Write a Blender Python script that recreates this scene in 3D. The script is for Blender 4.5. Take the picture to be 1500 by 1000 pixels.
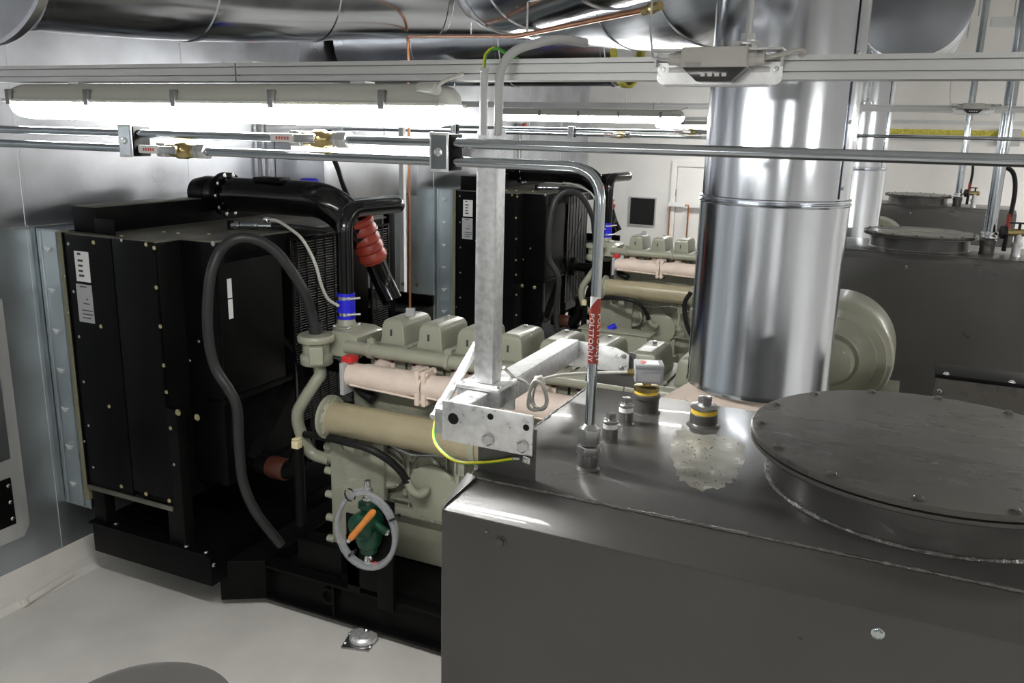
import bpy, bmesh, math, random
from mathutils import Vector, Matrix
random.seed(7)
for _o in list(bpy.data.objects): bpy.data.objects.remove(_o)
sc = bpy.context.scene
COL = sc.collection
R_ = math.radians
# ------------------------------------------------------------------ camera (calibrated from the photograph's vanishing points)
F = 1245.0; PITCH = R_(13.9); ROLL = R_(1.35); YAW = R_(24.5); H = 2.7
fw = Vector((-math.sin(YAW)*math.cos(PITCH), math.cos(YAW)*math.cos(PITCH), -math.sin(PITCH)))
_r0 = Vector((math.cos(YAW), math.sin(YAW), 0)); _u0 = _r0.cross(fw)
RT = _r0*math.cos(ROLL) + _u0*math.sin(ROLL); UP = _u0*math.cos(ROLL) - _r0*math.sin(ROLL)
CAM = Vector((0, 0, H))
cd = bpy.data.cameras.new('camera'); cam = bpy.data.objects.new('camera', cd); COL.objects.link(cam)
cd.sensor_fit = 'HORIZONTAL'; cd.sensor_width = 36; cd.lens = F*36/1500; cd.clip_start = 0.02; cd.clip_end = 60
M4 = Matrix((RT, UP, -fw)).transposed().to_4x4(); M4.translation = CAM
cam.matrix_world = M4
sc.camera = cam
# ------------------------------------------------------------------ world, exposure
w = bpy.data.worlds.new('world'); sc.world = w; w.use_nodes = True
w.node_tree.nodes['Background'].inputs[0].default_value = (.6, .65, .7, 1)
w.node_tree.nodes['Background'].inputs[1].default_value = .05
vs = sc.view_settings
vs.view_transform = 'Standard'; vs.look = 'None'; vs.gamma = 1; vs.use_curve_mapping = False
vs.exposure = 1.15
LAMP = 34.0          # emission strength of every fluorescent diffuser

def P(x, y, X=None, Y=None, Z=None):
    d = fw + RT*((x-750)/F) - UP*((y-500)/F)
    t = X/d.x if X is not None else Y/d.y if Y is not None else (Z-H)/d.z
    return CAM + d*t
# ------------------------------------------------------------------ materials (procedural)
MATS = {}
def mat(name, col, metal=0.0, rough=0.5, var=0.0, scale=8.0, bump=0.0, bscale=None, coat=0.0, emit=None, alpha=1.0,
        trans=0.0, rvar=0.0, spec=.5, stretch=(1, 1, 1), col2=None, detail=4):
    m = bpy.data.materials.new(name); m.use_nodes = True; nt = m.node_tree; N = nt.nodes; L = nt.links
    b = N['Principled BSDF']
    b.inputs['Base Color'].default_value = (*col, 1); b.inputs['Metallic'].default_value = metal
    b.inputs['Roughness'].default_value = rough; b.inputs['Coat Weight'].default_value = coat
    b.inputs['Alpha'].default_value = alpha; b.inputs['Transmission Weight'].default_value = trans
    b.inputs['Specular IOR Level'].default_value = spec
    if emit:
        b.inputs['Emission Color'].default_value = (*emit[:3], 1); b.inputs['Emission Strength'].default_value = emit[3]
    if var or bump or rvar:
        tc = N.new('ShaderNodeTexCoord'); mp = N.new('ShaderNodeMapping'); mp.inputs['Scale'].default_value = stretch
        L.new(tc.outputs['Object'], mp.inputs['Vector'])
        nz = N.new('ShaderNodeTexNoise'); nz.inputs['Scale'].default_value = scale; nz.inputs['Detail'].default_value = detail
        L.new(mp.outputs[0], nz.inputs['Vector'])
        if var:
            rp = N.new('ShaderNodeMix'); rp.data_type = 'RGBA'
            c2 = col2 or tuple(max(0, c*(1-var)) for c in col)
            c1 = col if col2 else tuple(min(1, c*(1+var)) for c in col)
            mr = N.new('ShaderNodeMapRange'); mr.inputs[1].default_value = .35; mr.inputs[2].default_value = .65
            L.new(nz.outputs['Fac'], mr.inputs[0]); L.new(mr.outputs[0], rp.inputs[0])
            rp.inputs[6].default_value = (*c2, 1); rp.inputs[7].default_value = (*c1, 1)
            L.new(rp.outputs[2], b.inputs['Base Color'])
        if rvar:
            mr2 = N.new('ShaderNodeMapRange'); mr2.inputs[1].default_value = .3; mr2.inputs[2].default_value = .7
            mr2.inputs[3].default_value = max(.02, rough-rvar); mr2.inputs[4].default_value = min(1, rough+rvar)
            L.new(nz.outputs['Fac'], mr2.inputs[0]); L.new(mr2.outputs[0], b.inputs['Roughness'])
        if bump:
            n2 = N.new('ShaderNodeTexNoise'); n2.inputs['Scale'].default_value = bscale or scale*4; n2.inputs['Detail'].default_value = 3
            L.new(mp.outputs[0], n2.inputs['Vector'])
            bp = N.new('ShaderNodeBump'); bp.inputs['Strength'].default_value = bump; bp.inputs['Distance'].default_value = .01
            L.new(n2.outputs['Fac'], bp.inputs['Height']); L.new(bp.outputs[0], b.inputs['Normal'])
    MATS[name] = m
    return m
mat('floor_paint', (.74, .72, .68), 0, .42, .06, 3, .03, 60)
mat('wall_white', (.80, .79, .77), 0, .6, .04, 2, .05, 90)
mat('wall_dim', (.30, .30, .30), 0, .7, .05, 2)
mat('ceiling_paint', (.74, .74, .73), 0, .8, .06, 3, .2, 30)
mat('sheet_galv', (.62, .64, .68), 1, .34, .16, 2.2, .03, 6, rvar=.08)
mat('sheet_galv_dull', (.52, .57, .60), 1, .42, .10, 3, .02, 8, rvar=.06)
mat('duct_steel', (.64, .67, .72), 1, .17, .06, 3, .025, 3, rvar=.05)
mat('stack_steel', (.64, .67, .72), 1, .17, .05, 5, .015, 4, rvar=.05, stretch=(1, 1, .3))
mat('galv_spangle', (.60, .61, .62), .85, .45, .14, 70, .08, 90, rvar=.1)
mat('galv_bright', (.88, .89, .90), .65, .34, .10, 40, .05, 60, rvar=.1)
mat('zinc_pipe', (.47, .51, .54), 1, .16, .05, 20)
mat('rail_grey', (.62, .63, .63), .55, .38, .03, 6)
mat('tank_grey', (.075, .073, .070), 0, .33, .06, 5, .03, 120, coat=.15, rvar=.06)
mat('tank_weld', (.15, .15, .145), .3, .25, .3, 60, .6, 90)
mat('lid_grey', (.085, .080, .073), 0, .28, .10, 4, .02, 100, rvar=.08, stretch=(1, 3, 1))
mat('engine_grey', (.335, .34, .265), 0, .32, .03, 10, .05, 60, coat=.2)
mat('engine_grey_cast', (.28, .285, .225), 0, .42, .08, 12, .25, 45)
mat('cooler_tan', (.36, .315, .205), 0, .36, .08, 5, coat=.1)
mat('manifold_pink', (.74, .62, .54), 0, .6, .07, 9, .1, 40)
mat('black_paint', (.0035, .0035, .004), 0, .34, .2, 10, spec=.09)
mat('black_satin', (.005, .005, .005), 0, .42, .2, 6, spec=.10)
mat('black_gloss', (.004, .004, .0045), 0, .14, spec=.5)
mat('rubber_black', (.010, .010, .011), 0, .45, spec=.3)
mat('hose_grey', (.025, .026, .027), 0, .4, spec=.35)
mat('mesh_dark', (.010, .0105, .010), 0, .5, spec=.3)
mat('dust_top', (.12, .115, .095), .1, .5, .25, 6)
mat('brass', (.42, .34, .16), 1, .32, .15, 30)
mat('bolt_gold', (.75, .66, .40), 1, .28)
mat('bolt_zinc', (.72, .73, .74), 1, .25)
mat('copper', (.72, .34, .18), 1, .28, .1, 20)
mat('blue_rubber', (.02, .02, .72), 0, .35)
mat('red_rubber', (.36, .045, .025), 0, .4, .1, 30)
mat('brown_rubber', (.075, .022, .012), 0, .45)
mat('orange_plastic', (.72, .25, .05), 0, .4, .08, 30)
mat('pump_green', (.008, .06, .032), 0, .3, .1, 30)
mat('clear_hose', (.42, .44, .46), 0, .10, alpha=.36)
mat('red_plastic', (.6, .03, .03), 0, .4)
mat('label_white', (.80, .80, .80), 0, .5)
mat('label_grey', (.42, .43, .44), 0, .45)
mat('print_dark', (.06, .06, .06), 0, .6)
mat('print_red', (.62, .12, .09), 0, .6)
mat('sticker_red', (.36, .035, .02), 0, .38)
mat('sticker_white', (.85, .85, .85), 0, .45)
mat('fixture_grey', (.50, .51, .47), 0, .45)
mat('clip_grey', (.16, .165, .165), 0, .45)
mat('diffuser', (.9, .9, .9), 0, .5, emit=(1.0, .985, .95, LAMP))
mat('box_grey', (.58, .57, .545), 0, .5, .03, 10)
mat('sensor_grey', (.30, .31, .33), 0, .5)
mat('smoked', (.05, .05, .05), 0, .15)
mat('tape_yellow', (.78, .55, .06), 0, .5, .1, 30)
mat('tape_white', (.8, .8, .78), 0, .6)
mat('wool_yellow', (.62, .56, .10), 0, .9, .25, 40, .6, 60)
mat('wire_green', (.07, .35, .03), 0, .35)
mat('wire_yellow', (.75, .66, .03), 0, .35)
mat('cable_grey', (.52, .51, .47), 0, .45)
mat('pvc_grey', (.55, .56, .57), 0, .3)
mat('cream_plastic', (.8, .72, .45), 0, .5)
mat('gasket_olive', (.22, .215, .13), 0, .6)
mat('void_black', (.004, .004, .004), 0, .8)
mat('disc_dark', (.22, .23, .25), .9, .36, .1, 3)
mat('zinc_dark', (.38, .38, .38), .9, .3, .1, 30)
mat('oil_stain', (.30, .295, .255), 0, .22, .22, 14, rvar=.1)
# ------------------------------------------------------------------ mesh builder
ORG = {}
def frame(d):
    d = d.normalized(); a = Vector((0, 0, 1)) if abs(d.z) < .9 else Vector((1, 0, 0))
    u = d.cross(a).normalized(); return u, d.cross(u).normalized()
def V(*a): return Vector(a)
def fillet(pts, r, seg=6):
    pts = [Vector(p) for p in pts]; out = [pts[0]]
    rs = r if isinstance(r, (list, tuple)) else [r]*len(pts)
    for i in range(1, len(pts)-1):
        a, b, c = pts[i-1], pts[i], pts[i+1]; u = (a-b); v = (c-b)
        k = min(rs[i], u.length*.49, v.length*.49); p0 = b+u.normalized()*k; p1 = b+v.normalized()*k
        for j in range(seg+1):
            t = j/seg; out.append(p0*(1-t)**2 + b*2*t*(1-t) + p1*t*t)
    out.append(pts[-1]); return out
def spline(pts, sub=6):
    pts = [Vector(p) for p in pts]; q = [pts[0]*2-pts[1]]+pts+[pts[-1]*2-pts[-2]]; out = []
    for i in range(1, len(q)-2):
        a, b, c, d = q[i-1:i+3]
        for j in range(sub):
            t = j/sub
            out.append(.5*((2*b)+(c-a)*t+(2*a-5*b+4*c-d)*t*t+(3*b-a-3*c+d)*t**3))
    out.append(pts[-1]); return out
def resample(pts, step):
    out = [pts[0]]; acc = 0
    for a, b in zip(pts, pts[1:]):
        L = (b-a).length; s = step-acc
        while s <= L and L > 0:
            out.append(a.lerp(b, s/L)); s += step
        acc = (acc+L) % step if L > 0 else acc
    return out
class MB:
    def __init__(s): s.v = []; s.f = []
    def add(s, vs, fs):
        n = len(s.v); s.v += [Vector(p) for p in vs]; s.f += [tuple(i+n for i in f) for f in fs]; return s
    def box(s, x0, x1, y0, y1, z0, z1):
        vs = [(x, y, z) for z in (z0, z1) for y in (y0, y1) for x in (x0, x1)]
        return s.add(vs, [(0, 2, 3, 1), (4, 5, 7, 6), (0, 1, 5, 4), (2, 6, 7, 3), (0, 4, 6, 2), (1, 3, 7, 5)])
    def obox(s, c, u, v, w_):      # oriented box, half vectors
        c, u, v, w_ = map(Vector, (c, u, v, w_))
        vs = [c+u*a+v*b+w_*d for d in (-1, 1) for b in (-1, 1) for a in (-1, 1)]
        return s.add(vs, [(0, 2, 3, 1), (4, 5, 7, 6), (0, 1, 5, 4), (2, 6, 7, 3), (0, 4, 6, 2), (1, 3, 7, 5)])
    def cyl(s, p0, p1, r, n=16, r1=None, cap=True):
        p0, p1 = Vector(p0), Vector(p1); u, v = frame(p1-p0); r1 = r if r1 is None else r1; vs = []
        for p, q in ((p0, r), (p1, r1)):
            vs += [p+(u*math.cos(2*math.pi*i/n)+v*math.sin(2*math.pi*i/n))*q for i in range(n)]
        fs = [(i, (i+1) % n, n+(i+1) % n, n+i) for i in range(n)]
        if cap: fs += [tuple(range(n))[::-1], tuple(range(n, 2*n))]
        return s.add(vs, fs)
    def lathe(s, o, ax, prof, n=24, a0=0, a1=2*math.pi, caps=True):
        o, ax = Vector(o), Vector(ax).normalized(); u, v = frame(ax); vs = []; fs = []; full = abs(a1-a0-2*math.pi) < 1e-6
        m = n if full else n+1
        for r, h in prof:
            vs += [o+ax*h+(u*math.cos(a0+(a1-a0)*i/n)+v*math.sin(a0+(a1-a0)*i/n))*max(r, 1e-5) for i in range(m)]
        for k in range(len(prof)-1):
            for i in range(n):
                j = (i+1) % m; fs.append((k*m+i, k*m+j, (k+1)*m+j, (k+1)*m+i))
        if full and caps: fs += [tuple(range(m))[::-1], tuple(range((len(prof)-1)*m, len(prof)*m))]
        return s.add(vs, fs)
    def tube(s, pts, r, n=10, cap=True, closed=False):
        pts = [Vector(p) for p in pts]; q = [pts[0]]
        for p in pts[1:]:
            if (p-q[-1]).length > 1e-5: q.append(p)
        pts = q; k = len(pts); rs = r if isinstance(r, (list, tuple)) else [r]*k
        rs = [rs[min(i, len(rs)-1)] for i in range(k)]
        tg = []
        for i in range(k):
            a = pts[i-1] if (i or closed) else pts[i]; b = pts[(i+1) % k] if (i < k-1 or closed) else pts[i]
            tg.append((b-a).normalized())
        u, _ = frame(tg[0]); vs = []
        for i in range(k):
            u = (u-tg[i]*u.dot(tg[i])); u = u.normalized() if u.length > 1e-6 else frame(tg[i])[0]
            v = tg[i].cross(u)
            vs += [pts[i]+(u*math.cos(2*math.pi*j/n)+v*math.sin(2*math.pi*j/n))*rs[i] for j in range(n)]
        fs = []
        for i in range(k if closed else k-1):
            a = i*n; b = ((i+1) % k)*n
            fs += [(a+j, a+(j+1) % n, b+(j+1) % n, b+j) for j in range(n)]
        if cap and not closed: fs += [tuple(range(n))[::-1], tuple(range((k-1)*n, k*n))]
        return s.add(vs, fs)
    def prism(s, poly, d):
        poly = [Vector(p) for p in poly]; d = Vector(d); n = len(poly)
        return s.add(poly+[p+d for p in poly], [tuple(range(n))[::-1], tuple(range(n, 2*n))]+[(i, (i+1) % n, n+(i+1) % n, n+i) for i in range(n)])
    def ball(s, c, r, n=12, m=8, sc_=(1, 1, 1)):
        pr = [(r*math.sin(math.pi*i/m), -r*math.cos(math.pi*i/m)) for i in range(m+1)]
        k = len(s.v); s.lathe((0, 0, 0), (0, 0, 1), pr, n, caps=False)
        for i in range(k, len(s.v)):
            p = s.v[i]; s.v[i] = Vector((p.x*sc_[0], p.y*sc_[1], p.z*sc_[2]))+Vector(c)
        return s
    def build(s, name, m, parent=None, bev=0, seg=2, sharp=32, loc=None):
        bm = bmesh.new(); vs = [bm.verts.new(p) for p in s.v]
        for f in s.f:
            try: bm.faces.new([vs[i] for i in f])
            except ValueError: pass
        bmesh.ops.recalc_face_normals(bm, faces=bm.faces[:])
        if bev:
            es = [e for e in bm.edges if len(e.link_faces) == 2 and e.calc_face_angle(0) > R_(28)]
            bmesh.ops.bevel(bm, geom=es, offset=bev, segments=seg, affect='EDGES', profile=.6, clamp_overlap=True)
        if parent is not None: org = ORG[parent]
        else:
            xs = [v.co for v in bm.verts]
            org = loc or Vector(((min(p.x for p in xs)+max(p.x for p in xs))/2, (min(p.y for p in xs)+max(p.y for p in xs))/2, min(p.z for p in xs)))
        bmesh.ops.translate(bm, verts=bm.verts[:], vec=-org)
        me = bpy.data.meshes.new(name); bm.to_mesh(me); bm.free()
        for p in me.polygons: p.use_smooth = True
        me.set_sharp_from_angle(angle=R_(sharp))
        me.materials.append(MATS[m])
        o = bpy.data.objects.new(name, me); COL.objects.link(o)
        if parent is not None: o.parent = parent
        else: o.location = org
        ORG[o] = org
        return o
def tag(o, label, cat, group=None):
    o['label'] = label; o['category'] = cat
    if group: o['group'] = group
    return o
def thing(name, loc, label, cat, group=None):
    o = bpy.data.objects.new(name, None); o.empty_display_size = .05; COL.objects.link(o); o.location = loc; ORG[o] = Vector(loc)
    return tag(o, label, cat, group)
def struct(o): o['kind'] = 'structure'; return o
_unit = {}
def bolt(parent, pos, d, r, m='bolt_zinc', name='bolt', washer=True, h=.6):
    """hex head of radius r on its washer, axis d; all share one mesh"""
    key = (m, washer, h)
    if key not in _unit:
        b = MB()
        if washer: b.lathe((0, 0, 0), (0, 0, 1), [(1.35, 0), (1.35, .14), (1.0, .2)], 10)
        b.lathe((0, 0, 0), (0, 0, 1), [(1, .1), (1, h), (.8, h+.15)], 6)
        t = b.build('bolt_head', m, loc=Vector((0, 0, 0))); _unit[key] = t.data; bpy.data.objects.remove(t)
    o = bpy.data.objects.new(name, _unit[key]); COL.objects.link(o); o.parent = parent
    o.location = Vector(pos)-ORG[parent]; o.scale = (r, r, r)
    o.rotation_euler = Vector(d).to_track_quat('Z', 'Y').to_euler()
    return o
def copy_tree(o, d=None, parent=None, label=None):
    c = o.copy(); COL.objects.link(c); c.parent = parent
    if d is not None: c.location = c.location+Vector(d)
    if label: c['label'] = label
    for ch in list(o.children): copy_tree(ch, None, c)
    return c
def text_mesh(body, size):
    cu = bpy.data.curves.new('txt', 'FONT'); cu.body = body; cu.size = size; cu.align_x = 'CENTER'; cu.align_y = 'CENTER'; cu.resolution_u = 3; cu.offset = .0002; cu.space_character = 1.10
    o = bpy.data.objects.new('txt', cu); COL.objects.link(o); dg = bpy.context.evaluated_depsgraph_get()
    me = o.evaluated_get(dg).to_mesh(); bm = bmesh.new(); bm.from_mesh(me)
    for _ in range(4):      # fine enough to bend round the pipe
        bmesh.ops.triangulate(bm, faces=bm.faces[:])
        bmesh.ops.subdivide_edges(bm, edges=[e for e in bm.edges if e.calc_length() > .0022], cuts=1)
    bmesh.ops.triangulate(bm, faces=bm.faces[:]); bm.verts.index_update()
    vs = [v.co.copy() for v in bm.verts]; fs = [tuple(v.index for v in f.verts) for f in bm.faces]; bm.free()
    o.evaluated_get(dg).to_mesh_clear(); bpy.data.objects.remove(o); return vs, fs
ROW = 4.52
# ================================================================== SETTING
XL, XR, YN, YF, ZC = -4.43, 4.2, -4.4, 12.3, 4.4
struct(MB().box(XL-.1, XR+.1, YN-.1, YF+.1, -.1, 0).build('floor', 'floor_paint'))
struct(MB().box(XL-.1, XR+.1, YN-.1, YF+.1, ZC, ZC+.1).build('ceiling', 'ceiling_paint'))
wb = struct(MB().box(XL-.1, XR+.1, YF, YF+.1, 0, ZC).build('wall_back', 'wall_white'))
struct(MB().box(XL-.1, XR+.1, YN-.1, YN, 0, ZC).build('wall_front', 'wall_dim'))  # unseen wall, greyed down so the flue reflects a darker middle
struct(MB().box(XR, XR+.1, YN, YF, 0, ZC).build('wall_right', 'wall_white'))
wl = struct(MB().box(XL-.1, XL-.012, YN, YF, 0, ZC).build('wall_left', 'wall_white'))
ys = [-4.38, -3.2, -2.0, -.8, .4, 1.6, 2.65, 3.18, 4.4, 5.6, 6.8, 7.7, 8.9, 10.1, 11.2, 12.28]
for a, b in zip(ys, ys[1:]):
    for z0, z1, mm in ((.16, 2.12, 'sheet_galv_dull'), (2.12, ZC, 'sheet_galv')):
        p = MB().box(XL-.012, XL, a+.002, b-.002, z0+.002, z1-.002).build('sheet_panel', mm, wl, bev=.002, seg=1)
        MB().box(XL-.002, XL+.004, b-.012, b+.012, z0+.01, z1-.01).build('seam_strip', mm, p, bev=.0015, seg=1)
# kerb at the foot of the left wall
kb = MB().prism([(XL-.012, YN, 0), (XL+.13, YN, 0), (XL+.10, YN, .035), (XL+.02, YN, .05), (XL+.004, YN, .17), (XL-.012, YN, .17)], (0, YF-YN, 0))
struct(kb.build('baseboard_left', 'floor_paint', bev=.006))
tag(MB().cyl(V(XL+.13, 2.82, .025), V(XL+.1, 3.14, .03), .022, 12).lathe(V(XL+.13, 2.815, .025), (0, -1, 0), [(.026, 0), (.026, .02), (.018, .026)], 12)
    .build('pipe_stub', 'floor_paint'), 'short painted pipe stub lying along the foot of the metal wall', 'pipe')
# access hatch low on the left wall
h = thing('wall_hatch', V(XL+.005, 2.72, .36), 'galvanised hatch with bolted inner plate on the metal wall', 'hatch')
MB().prism([(XL+.002, 2.45, .36), (XL+.002, 2.93, .36), (XL+.002, 2.97, .42), (XL+.002, 2.97, 1.75), (XL+.002, 2.45, 1.75)], (.02, 0, 0)).build('hatch_frame', 'rail_grey', h, bev=.003)
MB().box(XL+.02, XL+.032, 2.45, 2.885, .46, .74).build('hatch_plate', 'black_satin', h, bev=.002)
for z in (.5, .6, .7): bolt(h, V(XL+.032, 2.865, z), (1, 0, 0), .009)
MB().box(XL+.02, XL+.03, 2.45, 2.9, .85, 1.6).build('hatch_cover', 'sheet_galv_dull', h, bev=.002)
# back wall furniture
def bw(x0, x1, z0, z1, t, name, m, **k): return MB().box(x0, x1, YF-t, YF-.001, z0, z1).build(name, m, **k)
o = thing('wall_panel', V(-3.53, YF, 1.39), 'black square panel in a thin frame on the white back wall', 'panel')
bw(-3.72, -3.35, 1.40, 1.785, .02, 'panel_face', 'void_black', parent=o)
for a in ((-3.735, -3.72, 1.385, 1.8), (-3.35, -3.335, 1.385, 1.8), (-3.72, -3.35, 1.785, 1.8), (-3.72, -3.35, 1.385, 1.4)): bw(*a, .035, 'frame_bar', 'label_grey', parent=o)
dr = struct(thing('door_1', V(-2.6, YF, .02), '', 'x')); del dr['category']; del dr['label']
bw(-3.04, -2.14, .03, 2.25, .03, 'door_leaf', 'wall_white', parent=dr, bev=.004)
for a in ((-3.13, -3.05, .02, 2.33), (-2.13, -2.05, .02, 2.33), (-3.05, -2.13, 2.26, 2.33)): bw(*a, .05, 'door_frame', 'wall_white', parent=dr, bev=.006)
for z in (.75, 1.9): MB().cyl(V(-3.045, YF-.045, z-.05), V(-3.045, YF-.045, z+.05), .012, 10).build('hinge', 'bolt_zinc', dr)
cp = tag(MB().tube(fillet([V(-3.1, YF-.12, .6), V(-3.1, YF-.12, 1.73), V(-2.55, YF-.12, 1.73), V(-2.55, YF-.12, .6)], .06), .012, 8)
         .tube([V(-2.83, YF-.12, 1.72), V(-2.83, YF-.12, .6)], .012, 8).build('copper_pipe', 'copper'), 'copper pipe frame in front of the white door', 'pipe')
for x in (-3.0, -2.7): MB().box(x-.12, x+.12, YF-.15, YF-.09, 1.70, 1.76).build('sleeve', 'label_white', cp, bev=.01)
tag(bw(-1.6, 4.1, 2.775, 2.84, .03, 'insulation_strip', 'wool_yellow', bev=.006), 'yellow mineral wool strip along the top of the back wall', 'insulation')
tag(bw(-1.6, 4.1, 2.70, 2.765, .05, 'wall_ledge', 'rail_grey', bev=.004), 'grey steel ledge under the yellow wool strip', 'ledge')
tag(bw(.9, 1.15, 2.66, 2.86, .12, 'wall_box', 'label_grey', bev=.01), 'small grey box beside the yellow wool strip on the back wall', 'box')
# ================================================================== CEILING DUCTS
def duct(name, pts, r, label, rings=(), n=56, capm=None, m='duct_steel', group=None, rodz=None):
    pts = [Vector(p) for p in pts]
    o = thing(name, pts[0], label, 'duct', group)
    MB().tube(pts, r, n).build('duct_wall', m, o, sharp=40)
    L = [0]
    for a, b in zip(pts, pts[1:]): L.append(L[-1]+(b-a).length)
    for t in rings:
        s = t*L[-1]
        for i in range(len(L)-1):
            if L[i] <= s <= L[i+1]+1e-6:
                d = (pts[i+1]-pts[i]).normalized(); c = pts[i]+d*(s-L[i])
                MB().lathe(c-d*.02, d, [(r, 0), (r+.006, .006), (r+.006, .034), (r, .04)], n, caps=False).build('seam_ring', m, o); break
    return o
# long duct from the left, swinging across towards the middle
A = [V(-3.95, 2.25, 3.46), V(-3.66, 3.3, 3.47), V(-3.44, 4.15, 3.53), V(-3.12, 4.85, 3.62), V(-2.6, 5.38, 3.66), V(-2.0, 5.42, 3.60), V(-1.45, 5.05, 3.53), V(-1.02, 4.56, 3.49), V(-.62, 4.0, 3.50)]
d1 = duct('round_duct', spline(A, 5), .36, 'long shiny round duct curving over the front radiator', (.1, .23, .36, .5, .62, .76, .9))
# near duct end in the top left corner
e = thing('round_duct', V(-3.18, 2.2, 2.95), 'pale round duct end with a bright rim beside the metal wall', 'duct')
ec = V(-3.18, 2.2, 3.377)
MB().lathe(ec, (0, 1, 0), [(.412, 0), (.412, .035)], 64).build('duct_wall', 'sheet_galv', e)
for s in (-.25, .25): MB().cyl(ec+V(s, .02, .3), V(ec.x+s, ec.y+.02, ZC), .006, 8).build('hanger_rod', 'bolt_zinc', e)
MB().lathe(ec, (0, -1, 0), [(.410, -.01), (.420, -.008), (.420, .008), (.404, .010), (.400, .002), (.2, .004), (.0, .005)], 64, caps=False).build('end_cap', 'sheet_galv', e)
# diagonal duct in the middle
B = [V(-2.42, 4.72, 3.9), V(-2.18, 4.5, 3.56), V(-1.98, 4.28, 3.49), V(-1.5, 3.84, 3.49), V(-.9, 3.28, 3.50), V(-.45, 2.87, 3.51)]
B = [CAM+(p-CAM)*.88 for p in B]
d3 = duct('round_duct', spline(B, 6), .255, 'shiny round duct running diagonally beside the copper pipe', (.25, .36, .62, .85))
d4 = duct('round_duct', [V(-4.38, 6.35, 3.41), V(-3.2, 6.35, 3.41), V(-2.02, 6.35, 3.41)], .37, 'short round duct with yellow wool at its open end', (.3, .62, .97))
MB().lathe(V(-2.01, 6.35, 3.41), (1, 0, 0), [(.371, -.02), (.382, -.02), (.382, .025), (.36, .025), (.36, .01)], 48, caps=False).build('wool_ring', 'wool_yellow', d4)
# blank end of the silencer behind the stack
e = thing('silencer', V(-.1, 5.5, 3.14), 'large dull steel silencer drum with flat end behind the flue', 'silencer')
MB().lathe(V(-.1, 5.5, 3.45), (0, 1, 0), [(.30, 0), (.30, 1.9)], 64).build('drum_wall', 'duct_steel', e)
MB().lathe(V(-.1, 5.5, 3.45), (0, -1, 0), [(.30, -.02), (.304, -.02), (.304, .004), (.29, .008), (0, .010)], 64, caps=False).build('end_cap', 'disc_dark', e)
for y in (5.9, 6.8): MB().lathe(V(-.1, y, 3.45), (0, 1, 0), [(.30, 0), (.31, .004), (.31, .036), (.30, .04)], 64, caps=False).build('band', 'duct_steel', e)
for y in (5.8, 7.0):
    for s in (-.34, .34): MB().cyl(V(-.1+s, y, 3.4), V(-.1+s, y, ZC), .006, 8).build('hanger_rod', 'bolt_zinc', e)
# copper line under the ducts
c0 = P(598, 53, Y=4.85)
pt = [V(c0.x, c0.y, 1.2), c0, P(680, 53, Y=4.0), P(757, 53, Y=3.35), P(955, 12, Y=2.55)]
cu = tag(MB().tube(fillet(pt, .03, 4), .009, 10).build('copper_pipe', 'copper'), 'thin copper pipe rising by the radiator and running under the diagonal duct', 'pipe')
MB().ball(pt[-1], .018).cyl(pt[-1]-V(.03, -.02, .004), pt[-1]+V(.03, -.02, .004), .014, 8).build('end_fitting', 'brass', cu)
MB().lathe(pt[1]-V(0, 0, .03), (0, 0, 1), [(.012, 0), (.012, .03)], 10).build('elbow_socket', 'copper', cu)
for q in (P(690, 54, Y=3.92), P(772, 50, Y=3.29)): MB().cyl(q, q+V(0, 0, .12), .004, 6).build('hanger_wire', 'bolt_zinc', cu)
# ================================================================== RAIL, LAMP AND PIPE ROWS
def rail(y, joint, names, dz=0):
    o = thing('mounting_rail', V(0, y, 2.803+dz), names, 'rail', 'ceiling mounting rails')
    d = .03; z0, z1 = 2.803+dz, 2.846+dz
    def prof(x, up=0.0):
        pts = [(y-d, z0+up), (y-d, z0+.012), (y-d+.012, z0+.0125), (y-d+.012, z0+.0145), (y-d, z0+.015), (y-d, z0+.031), (y-d+.012, z0+.0315), (y-d+.012, z0+.0335), (y-d, z0+.034),
               (y-d, z1), (y+d, z1), (y+d, z0)]
        return [(x, a, b) for a, b in pts]
    for x0, x1 in ((XL+.02, joint-.002), (joint+.002, 1.4), (1.404, 4.1)):
        MB().prism(prof(x0), (x1-x0, 0, 0)).build('rail_section', 'rail_grey', o, sharp=20)
    MB().box(joint-.05, joint+.05, y-d+.006, y+d-.006, z1, z1+.004).build('joint_plate', 'galv_bright', o)
    for x in (-3.4, -.31, 2.6):
        hg = MB().cyl(V(x, y, z1-.005), V(x, y, ZC), .006, 8).build('hanger_rod', 'bolt_zinc', o)
        MB().cyl(V(x, y, z1+.030), V(x, y, z1+.042), .014, 6).cyl(V(x, y, z1+.018), V(x, y, z1+.027), .012, 6).build('hanger_nut', 'bolt_zinc', hg)
        b = MB()
        for s in (-1, 1): b.prism([(x+s*.008, y-.016, z1+.026), (x+s*.026, y-.016, z1+.026), (x+s*.032, y-.016, z1), (x+s*.018, y-.016, z1)], (0, .024, 0))
        b.box(x-.022, x+.022, y-.012, y+.012, z1+.022, z1+.028).build('hanger_clamp', 'bolt_zinc', hg, bev=.001)
    return o
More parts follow.
